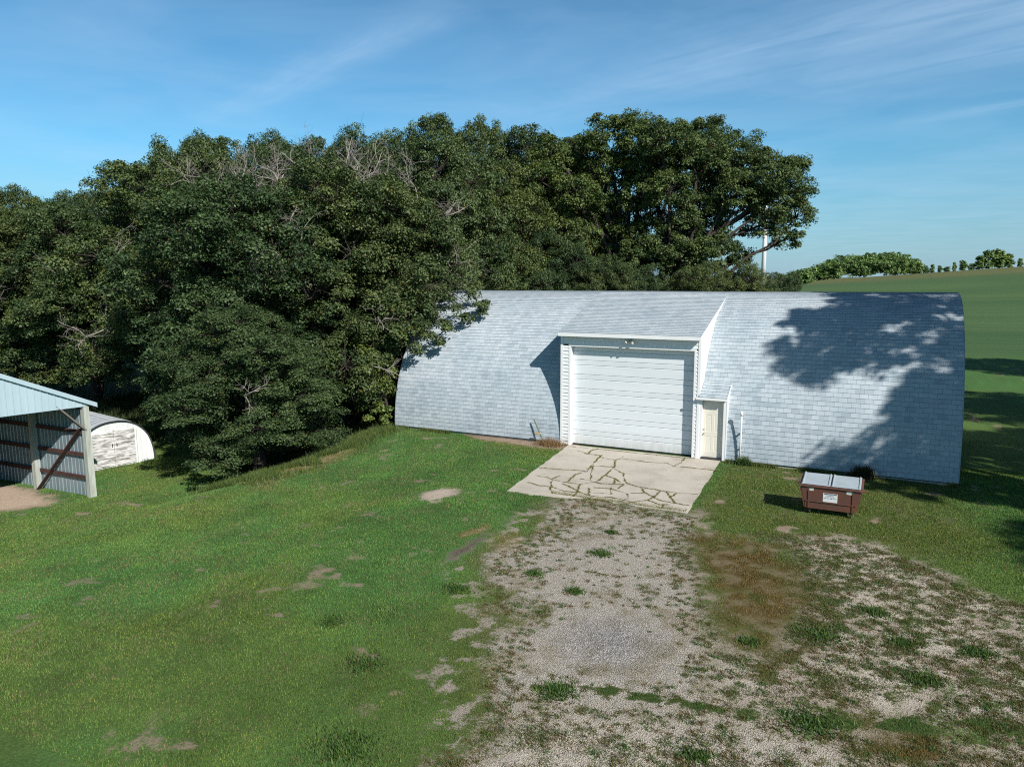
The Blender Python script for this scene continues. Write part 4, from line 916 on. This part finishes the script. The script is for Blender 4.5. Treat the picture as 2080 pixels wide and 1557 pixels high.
TREES = [
 (0, -13.5, 2.0, 13.8, 5.3, .4, 'oak at the front of the wood, its grey trunk showing just left of the barn', [((-13.2, -.6, 7.4), (.1, -.4, 1), 3.2, 4), ((-12.4, -1.6, 6.2), (.3, -.6, .6), 2.4, 3), ((-13.9, -2.0, 6.0), (-.3, -.6, .5), 2.2, 3), ((-8.9, -1.6, 3.2), (.9, -.3, -.2), 1.6, 3), ((-9.6, -.5, 5.2), (.9, -.4, .1), 1.8, 3)]),
 (1, -16.6, -1.7, 13.0, 5.4, 1.1, 'oak with low skirts of leaves hanging over the shaded grass right of the hut', [((-12.6, -4.6, 3.9), (.6, -.6, -.5), 2.2, 3), ((-13.2, -3.4, 6.4), (.3, -.7, .5), 2.0, 3), ((-13.4, -5.2, 5.0), (.2, -.8, -.2), 1.7, 3)]),
 (2, -26.2, 1.2, 14.7, 5.5, 2.0, 'oak standing directly behind the white arched hut', [((-25.0, -2.6, 7.6), (.5, -.6, .5), 2.4, 3), ((-24.4, -3.4, 4.6), (.6, -.6, -.3), 2.6, 3), ((-22.2, -2.9, 1.4), (.6, -.5, -.6), 2.2, 3)]),
 (3, -33.3, 1.0, 12.5, 5.2, 3.1, 'oak rising behind the right end of the blue shed roof', [((-30.4, -2.2, 6.5), (.5, -.7, .4), 2.2, 3), ((-29.8, -1.5, 3.4), (.5, -.6, .0), 2.0, 3)]),
 (0, -38.2, -0.4, 12.3, 5.5, 4.2, 'oak above the left part of the blue shed roof', [((-34.4, -3.5, 5.6), (.6, -.5, .3), 2.2, 3)]),
 (1, -45.1, -1.6, 13.4, 6, 5.1, 'oak cut by the left edge of the picture', None),
 (4, -41.6, 4.6, 13.1, 5, .8, 'second-row oak at the far left, below the lowest skyline', None),
 (5, -34.4, 6.0, 12.9, 4.4, 1.9, 'second-row oak above the white hut, where the skyline steps up', None),
 (4, -28.7, 6.6, 16.6, 5, 2.7, 'second-row oak under the left shoulder of the tall crowns', [((-25.6, 3.0, 12.6), (.2, -.4, 1), 2.0, 3)]),
 (5, -22.8, 7.3, 16.0, 4.6, 3.9, 'oak with a spray of bare grey twigs left of the bleached branches', [((-18.9, 1.6, 11.4), (-.1, -.35, 1), 3.2, 4), ((-20.4, 1.6, 10.2), (-.5, -.4, .7), 3.0, 4), ((-19.6, 2.2, 10.8), (-.3, -.3, 1), 3.2, 4), ((-18.8, 2.8, 10.6), (.1, -.3, 1), 3.4, 4), ((-20.8, 1.8, 11.2), (-.4, -.3, .8), 2.6, 3)]),
 (4, -17.6, 10.1, 15.8, 4.6, 5.0, 'oak with the large bleached dead branches near the top of the wood', [((-15.6, 4.2, 9.8), (.2, -.35, 1), 4.2, 4), ((-17.2, 3.6, 10.0), (-.2, -.4, .9), 4.0, 4), ((-16.2, 5.2, 10.4), (.15, -.3, 1), 4.6, 4), ((-16.9, 4.6, 10.3), (-.35, -.3, 1), 4.4, 4), ((-15.2, 5.4, 10.6), (.7, -.25, .8), 3.8, 4), ((-16.0, 5.0, 11.6), (.3, -.3, 1), 3.2, 3), ((-17.6, 4.4, 10.8), (-.6, -.35, .8), 3.6, 4), ((-14.6, 5.8, 9.8), (.9, -.3, .5), 3.2, 3)]),
 (5, -12.9, 11.4, 16.3, 4.8, .3, 'tall oak above the left end of the barn ridge', [((-9.9, 5.6, 9.6), (.6, -.5, .2), 3.0, 4), ((-9.8, 5.2, 8.3), (.7, -.3, .1), 2.8, 3), ((-10.6, 5.0, 10.6), (.3, -.5, .6), 2.4, 3)]),
 (2, -10.6, 16.6, 15.0, 4.6, 1.4, 'oak behind the barn left of the two lighter big oaks', None),
 (3, -54.6, 9.3, 15.6, 5, 2.2, 'back-row oak at the far left end of the skyline', None),
 (0, -49.3, 11.9, 15.4, 5, 3.3, 'back-row oak second from the left on the skyline', None),
 (1, -37.9, 10.7, 17.4, 3.9, 4.4, 'back-row oak forming the leftmost step of the high skyline', None),
 (2, -36.6, 13.9, 19.3, 4.6, 5.5, 'back-row oak with sky showing through its crown at the upper left', None),
 (3, -32.6, 15.8, 19.0, 4.6, .6, 'back-row oak between the see-through crown and the bare twigs', None),
 (0, -30.5, 19.2, 19.0, 4.6, 1.7, 'back-row oak just left of the bleached dead branches on the skyline', None),
 (1, -25.9, 19.2, 19.4, 4.6, 2.8, 'back-row oak just right of the bleached dead branches on the skyline', None),
 (2, -18.6, 18.5, 19.6, 4.8, 3.8, 'tallest dark oak in the middle of the skyline', None),
 (3, -16.0, 22.0, 19.3, 4.6, 4.9, 'skyline oak right of the tallest dark crown', None),
 (0, -12.0, 23.9, 18.9, 5.6, .1, 'dark skyline oak left of the lighter yellow-green oak', None),
 (4, -11.8, 27.5, 18.0, 5, 1.2, 'oak hidden behind the lighter yellow-green oak', None),
 (1, -7.6, 16.2, 10.2, 3.2, 2.3, 'low oak touching the ridge behind the shaded left part of the barn', None),
 (3, -12.4, -5.6, 7.7, 4.0, 2.4, 'low bushy oak bulging out above the grass bank, lowest leaves almost on the grass', [((-10.2, -8.0, 2.6), (.6, -.6, .2), 1.3, 3)]),
 (2, -17.6, -2.4, 6.4, 2.9, 2.9, 'small low oak between the white hut and the bulging bushy oak', None),
 (3, -9.9, 13.9, 10.4, 3.2, 3.4, 'low dark oak over the ridge right beside the barn left corner', None),
]
for a in TREES: place(*a)
SH = 'young oaks just behind the barn ridge'
for i, x, y, H, R, rz, l in [(4, -3.7, 16.2, 8.4, 2.4, .5, 'bushy young oak behind the ridge above the garage bay'), (5, -1.5, 18.2, 7.9, 2.4, 1.5, 'low young oak behind the ridge between the two big trunks'), (0, 2.0, 16.6, 8.0, 2.6, 2.5, 'young oak behind the ridge right of the big leaning trunk'), (4, 4.4, 17.4, 7.9, 2.2, 3.5, 'young oak behind the ridge below the drooping end of the big oak'), (5, 6.3, 19.3, 7.3, 1.7, 4.5, 'rightmost low bush at the ridge, left of the far field')]:
    place(i, x, y, H, R, rz, l, None, SH)
# tree leaning over the barn's left end
def clip_b(p): return not (p[0] > -9.3 and 0 < p[1] < 12.5 and p[2] < HR * math.sqrt(max(0, 1 - ((p[1] - W2) / W2) ** 2)) + .7)
bough = [(-5.3, 2.6, 5.9, .5), (-6.2, 3.0, 6.3, .6), (-6.2, 1.8, 5.6, .55), (-5.6, 1.7, 5.3, .5), (-6.4, 0.9, 4.9, .55), (-7.3, 1.4, 5.6, .7), (-7.4, 2.5, 6.4, .7), (-7.2, 3.2, 6.8, .7), (-7.0, 0.4, 4.5, .5), (-7.5, 0.1, 3.8, .5), (-7.9, 0.4, 4.7, .65), (-4.9, 2.2, 5.6, .45), (-6.4, 0.6, 4.2, .4), (-7.6, 0.6, 5.0, .6), (-8.6, .2, 4.2, .7), (-8.4, 1.6, 6.0, .8), (-9.2, -.2, 3.2, .6), (-8.3, 3.2, 6.9, .8), (-7.0, 4.4, 7.4, .7)]
L = [(-11.2 + x * .78, 4.4 + y * .78, z * .84 - .8, q * .85) for x, y, z, q in crown_lobes(131, 15, 5.5, .18, 13)] + [(-8.2, 2.2, 6.8, 1.3)]
t = make_tree('oak_tree', L, 301, .28, (-11.0, 4.2, 6.5), .52, .5, .9, 370, .118, None, (1, 1, 1), .03, bough, clip_b, (-11.2, 4.4, -.9)); tag(t, 'oak whose leafy boughs hang over the left end of the shingled roof', 'tree', GRP)
# maple-green sapling against the end wall
L = [(-9.5, -.2, .6, .6), (-9.7, .3, 1.7, .8), (-9.6, .1, 2.9, .7), (-10.2, .4, 3.8, .9), (-9.9, 1.2, 4.6, .8), (-10.3, -.2, 1.2, .7)]
t = make_tree('sapling', L, 311, .07, (-9.8, .3, 3.2), .9, .35, .6, 200, .12, None, (1.7, 1.6, 1.0), .05, None, None, (-9.9, .3, -.6)); tag(t, 'yellow-green leafy sapling growing up the left end wall of the barn', 'tree')
# the two lighter big oaks behind the barn
R1 = [(-5.1, 19.6, 16.3, 1.78), (-3.5, 20.4, 16.6, 1.58), (-7.7, 21.7, 15.8, 1.74), (-8.4, 19.6, 14.4, 1.58), (-5.1, 20.6, 14.3, 1.91), (-3.8, 23.0, 15.2, 1.51), (-6.1, 17.5, 12.4, 1.66), (-6.1, 21.4, 11.8, 1.6), (-6.1, 19.5, 10.0, 1.38), (-2.7, 19.6, 12.5, 1.27), (-8.2, 20.1, 10.8, 1.42), (-9.4, 21.1, 12.9, 1.46), (-3.6, 19.8, 10.2, 1.02), (-9.1, 19.5, 15.4, 1.48), (-9.0, 17.6, 13.6, 1.37), (-8.3, 20.5, 8.7, 1.25), (-4.1, 22.6, 17.8, 0.89), (-7.4, 18.6, 9.0, 1.5), (-9.3, 19, 8.8, 1.6), (-6.3, 22.5, 8.2, 1.4), (-10.2, 20, 11, 1.6), (-5, 20.6, 8.4, 1.4), (-3.2, 20.8, 9.6, 1.3), (-2.8, 20, 7.4, 1.2), (-6.6, 21, 7.6, 1.3), (-3.2, 22.6, 13.8, 1.5), (-4.6, 23.4, 12, 1.5), (-2.4, 21, 15.4, 1.3)]
R2 = [(-0.9, 18.2, 15.6, 1.44), (-0.1, 19.5, 15.4, 1.63), (0.9, 23.3, 16.2, 1.8), (3.0, 23.0, 15.0, 1.86), (5.1, 21.3, 13.3, 1.67), (6.0, 23.7, 12.7, 1.67), (6.6, 24.3, 11.1, 1.27), (3.4, 20.8, 12.3, 1.78), (0.5, 22.7, 12.9, 1.89), (-0.4, 18.6, 12.6, 1.45), (4.6, 22.8, 10.6, 1.39), (6.0, 24.2, 9.7, 1.01), (1.8, 21.6, 10.2, 1.4), (3.2, 23.2, 8.4, 0.95), (-0.6, 22.1, 10.0, 1.38), (-2.6, 22.4, 10.9, 1.27), (5.1, 22.4, 12.0, 1.48), (2.0, 23.0, 14.1, 1.7), (-0.1, 22.2, 14.5, 1.71), (6.4, 23.1, 13.9, 1.15), (2.1, 19.2, 7.9, 0.8), (-.8, 19.2, 9.3, 1.3), (.4, 18.8, 8.3, 1.2), (1.8, 19.2, 8.8, 1.0), (-2.8, 19.0, 8.6, 1.2), (.2, 19.6, 10.4, 1.1), (-.5, 20.5, 8.2, 1.3), (1.0, 21, 9.2, 1.2), (-2, 21.5, 8.4, 1.3), (.8, 19.6, 7.4, 1.0), (2.6, 20.6, 9.3, 1.0), (-1.8, 20.6, 14.2, 1.4), (1.6, 20.6, 14.9, 1.5), (3.4, 21.6, 13.9, 1.4), (1.0, 20.4, 11.4, 1.2), (-1.6, 21.6, 12.6, 1.3), (-2.2, 19.4, 9.0, 1.0)]
t = make_tree('oak_tree', R1, 321, .42, (-4.6, 20.2, 9.5), .78, .45, .85, 320, .122, None, (1.35, 1.3, .95), .05, None, None, (-4.3, 20.1, -.1)); tag(t, 'big lighter yellow-green oak whose dark trunk stands behind the barn ridge', 'tree', GRP)
t = make_tree('oak_tree', R2, 322, .42, (-.4, 20.4, 9.0), .82, .45, .85, 320, .122, None, (1.12, 1.12, .95), .02, None, None, (-1.3, 19.6, -.1)); tag(t, 'spreading oak at the right end of the wood with sky showing between its limbs', 'tree', GRP)
# trees at the right of the yard, out of the picture: their shade falls on the roof and the grass
LR = [(30.4 + x, -5 + y, z, q) for x, y, z, q in ((-6.5, 0, 16, 2.3), (-4.2, 2.5, 18, 2.6), (-3.5, -2.5, 18.8, 2.2), (-1, 0, 19.5, 2.8), (2.5, 1, 18.5, 2.8), (1, -3, 16, 2.2), (-1.5, -3.5, 15.2, 1.2), (.5, -4, 16.2, 1.7), (.4, -3.5, 18, 1.6), (1.8, -2.5, 18, 1.8), (4.5, -1, 16.5, 2.5), (4, 3, 16, 2.4), (-4.0, -3.9, 12.8, 1.5), (-2.2, -3.9, 12.9, 1.7), (.8, -4, 13.8, 1.8), (-1.6, -3.6, 11.4, 1.5), (1.6, -4, 12.4, 1.9), (-3.6, -4, 11.2, 1.2), (3, -4, 12, 2))]
t = make_tree('oak_tree', LR, 331, .5, (29.3, -6.3, 12), .62, .36, .72, 120, .20, None, (1, 1, 1), .02, None, None, (29.6, -6.6, -.2)); tag(t, 'wide oak right of the yard, its shade falling across the right half of the roof', 'tree', 'oaks along the right side of the yard')
for i, x, y, H, R, rz, l in [(0, 37, 9, 18, 7.4, .3, 'oak right of the yard, its shade darkening the lawn beside the barn end'), (2, 37, -3, 18, 7, 1.3, 'oak right of the yard, nearest behind the wide shading oak'), (1, 38.5, 31, 17, 6.5, 2.2, 'oak at the field edge right of the yard, its shade crossing the far lawn'), (3, 33.5, -13.5, 13.5, 5, 3.2, 'lower oak right of the gravel, nearest the camera')]:
    place(i, x, y, H, R, rz, l, None, 'oaks along the right side of the yard')

# ------------------------------------------------------------------ far things
tw = empty('turbine_tower', (-49.4, 410.4, 4.0)); tag(tw, 'tall white tapered tower standing far behind the spreading oak', 'tower')
mb = MB(); mb.tube([(0, 0, -2), (0, 0, 26), (0, 0, 52)], [1.35, 1.12, .9], 24); mb.build('shaft', M['tower'], tw, True)
mb = MB(); mb.tube([(0, 0, 52), (0, 0, 53.2), (0, 0, 53.6)], [1.0, .95, .4], 20); mb.build('cap', M['tower'], tw, True)
r = np.random.default_rng(77); n = 620; fx = r.uniform(-24, 24.5, n); dep = r.uniform(0, 50, n); fy = 298 + .9 * (fx + 24) * .6 + dep
hh = r.uniform(2.8, 5.4, n) + 2.2 * S((fx + 24) / 22) - 3.0 * S((fx - 14) / 10)
cx_ = np.repeat(fx, 5) + r.normal(0, 1.2, n * 5); cy_ = np.repeat(fy, 5) + r.normal(0, 1.2, n * 5)
cz_ = terrain(cx_, cy_) + np.repeat(hh, 5) * r.uniform(.02, 1.0, n * 5) + np.repeat(S(dep / 25) * 2.6 * S((fx + 24) / 16), 5)
v, c = leaves(np.stack([cx_, cy_, cz_], -1), r.uniform(.9, 1.7, n * 5), 44, .72, r, (2.0, 2.1, 1.8), .01)
tag(np_mesh('hill_wood', v, 4, M['leaf'], None, c), 'small green wood covering the knoll beyond the field', 'wood', kind='stuff')
FAR = [(18.2, 270.9, 6.0, 1.7, 'broad dark tree at the right end of the wooded knoll'), (20.6, 274, 4.6, 1.2, 'slim tree just right of the wooded knoll'), (23.3, 273.5, 4.0, 1.3, 'small round tree on the crest, second past the knoll'), (27.2, 275.5, 3.2, 1.1, 'lowest round bush on the crest between knoll and clump'), (34.2, 279.0, 3.4, .9, 'thin little tree on the crest left of the dark round one'), (36.9, 280.4, 3.9, 1.7, 'dark round bushy tree standing alone on the crest'), (42.1, 282.9, 5.2, 2.3, 'left tree of the dense clump on the crest'), (45.1, 284.5, 6.8, 2.9, 'tall middle-left tree of the dense clump on the crest'), (48.2, 286.4, 7.0, 3.0, 'tallest tree of the dense clump on the crest'), (51.3, 287.5, 5.2, 2.4, 'right tree of the dense clump on the crest'), (25.2, 275, 2.2, 1.6, 'squat shrub on the crest between the round tree and the lowest bush'), (29.6, 277, 2.6, 1.0, 'low bush on the crest, first after the lowest bush'), (31.8, 278, 2.0, 1.3, 'squat shrub on the crest just before the thin little tree'), (39.6, 282, 2.6, 1.5, 'shrub on the crest at the left foot of the dense clump'), (54.9, 288.7, 3.2, 1.3, 'small tree on the crest at the right picture edge')]
fp_ = None
for x, y, H, R, l in FAR:
    if fp_ is None:
        r = np.random.default_rng(5); root = empty('field_tree'); cl = [(r.uniform(-.8, .8), r.uniform(-.8, .8), z, ) for z in np.linspace(.5, 4.4, 26)]
        cen = np.array([(a * (1.2 - abs(z - 2.4) / 3), b * (1.2 - abs(z - 2.4) / 3), z) for a, b, z in cl]); v, c = leaves(cen, r.uniform(.5, .95, 26), 80, .38, r, (2.0, 2.1, 1.7), .01)
        np_mesh('crown', v, 4, M['leaf'], root, c); mb = MB(); mb.tube([(0, 0, -.5), (.1, 0, 1.5), (0, 0, 3)], [.16, .12, .06], 6); mb.build('trunk', M['bark'], root); fp_ = root; t = root
    else: t = copy_tree(fp_)
    t.location = (x, y, tz(x, y) - .2); t.scale = (R / 1.5, R / 1.5, H / 5.0); t.rotation_euler = (0, 0, x * 1.7); tag(t, l, 'tree', 'far trees on the field crest')

# ------------------------------------------------------------------ light, sky, camera
SUN = np.array((.69, -.415, .595)); SUN /= np.linalg.norm(SUN)
el = math.asin(SUN[2]); azm = math.atan2(SUN[0], SUN[1])
from mathutils import Vector, Matrix
sd_ = bpy.data.lights.new('sun', 'SUN'); sd_.energy = 5.0; sd_.angle = rad(.53); sd_.color = (1.0, .955, .89)
so = bpy.data.objects.new('sun', sd_); COL.objects.link(so); so.rotation_euler = Vector(SUN).to_track_quat('Z', 'Y').to_euler(); so.location = (30, -20, 40)
w = bpy.data.worlds.new('World'); sc.world = w; w.use_nodes = True; nt = w.node_tree; nt.nodes.clear(); g = G(nt)
out = g.n('OutputWorld'); bg = g.n('Background'); nt.links.new(bg.outputs[0], out.inputs[0])
sky = g.n('TexSky'); sky.sky_type = 'NISHITA'; sky.sun_disc = False; sky.sun_elevation = el; sky.sun_rotation = azm; sky.air_density = 1.0; sky.dust_density = .2; sky.ozone_density = 2.6; sky.altitude = 300
gen = g.n('TexCoord').outputs['Generated']; sx = g.n('SeparateXYZ'); nt.links.new(gen, sx.inputs[0])
zz = g.math('MAXIMUM', sx.outputs[2], .02); u = g.math('DIVIDE', sx.outputs[0], zz); v = g.math('DIVIDE', sx.outputs[1], zz)
cb = g.n('CombineXYZ'); g.set(cb.inputs[0], u); g.set(cb.inputs[1], v)
s_ax = g.math('SUBTRACT', g.math('MULTIPLY', u, .918), g.math('MULTIPLY', v, .395)); t_ax = g.math('ADD', g.math('MULTIPLY', u, .395), g.math('MULTIPLY', v, .918))
cb2 = g.n('CombineXYZ'); g.set(cb2.inputs[0], g.math('MULTIPLY', s_ax, .9)); g.set(cb2.inputs[1], g.math('MULTIPLY', t_ax, 5.0))
fil = g.noise(cb2.outputs[0], 1.3, 6, .62, .6); warp = g.noise(cb.outputs[0], 1.1, 4, .6)
tw_ = g.math('ADD', t_ax, g.math('MULTIPLY', g.math('SUBTRACT', warp, .5), .35))
def band(c, wd_, s0, s1, amp):
    q = g.math('DIVIDE', g.math('SUBTRACT', tw_, c), wd_); e = g.math('POWER', 2.718, g.math('MULTIPLY', g.math('MULTIPLY', q, q), -1))
    return g.math('MULTIPLY', g.math('MULTIPLY', e, g.mapr(s_ax, s0, s1)), amp)
tot = band(1.66, .13, -5.5, -3.8, .5); tot = g.math('MULTIPLY', tot, g.mapr(s_ax, -1.9, -2.8))
for a in ((3.08, .34, -3.9, -2.2, .50), (3.32, .2, -1.8, -.6, .3), (3.80, .42, -2.9, -1.0, .55), (4.3, .5, -1.6, .2, .3), (5.2, .12, -2.4, -1.8, .35), (2.5, .2, -2.2, -1.5, .22)): tot = g.math('ADD', tot, band(*a))
cl = g.math('MULTIPLY', g.math('MULTIPLY', tot, .8), g.mapr(fil, .12, .95)); cl = g.math('MINIMUM', cl, .8)
veil = g.math('MULTIPLY', g.mapr(g.noise(cb.outputs[0], .8, 4, .6, .5), .35, .7), .16)
haze = g.mapr(sx.outputs[2], .34, .0, 0, .30)
cf = g.math('MINIMUM', g.math('ADD', g.math('ADD', cl, veil), 0), .85)
skyc = g.mix(1, sky.outputs[0], (.51, .93, 1.03), 'MULTIPLY'); skyc = g.mix(g.mapr(sx.outputs[2], .16, -.01, 0, .8), skyc, (2.3, 3.3, 4.7))
zen = g.mapr(sx.outputs[2], .30, .8, 1., .22); skyc = g.mix(1, skyc, zen, 'MULTIPLY'); skyc = g.mix(cf, skyc, (5.0, 6.6, 8.4))  # unseen upper sky dimmed towards the zenith to deepen the roof shade
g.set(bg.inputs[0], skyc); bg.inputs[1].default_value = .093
cam = bpy.data.cameras.new('camera'); co = bpy.data.objects.new('camera', cam); COL.objects.link(co); sc.camera = co
cam.sensor_width = 36; cam.lens = 36 * 1490.05 / 2080; cam.clip_end = 20000; cam.clip_start = .1
rt = Vector((0.8934352, 0.44917914, -0.00341242)); fw = Vector((-0.44508025, 0.88420572, -0.14171739)); up = rt.cross(fw)
m3 = Matrix((rt, up, -fw)).transposed(); co.matrix_world = Matrix.Translation((12.1313, -28.7985, 7.1449)) @ m3.to_4x4()
sc.view_settings.view_transform = 'Standard'; sc.view_settings.look = 'None'; sc.view_settings.exposure = .36; sc.view_settings.gamma = 1
sc.cycles.max_bounces = 5; sc.cycles.diffuse_bounces = 2; sc.cycles.glossy_bounces = 2; sc.cycles.transmission_bounces = 2; sc.cycles.caustics_reflective = False; sc.cycles.caustics_refractive = False
sc.cycles.use_denoising = False; sc.cycles.filter_width = 1.1; sc.cycles.use_adaptive_sampling = False
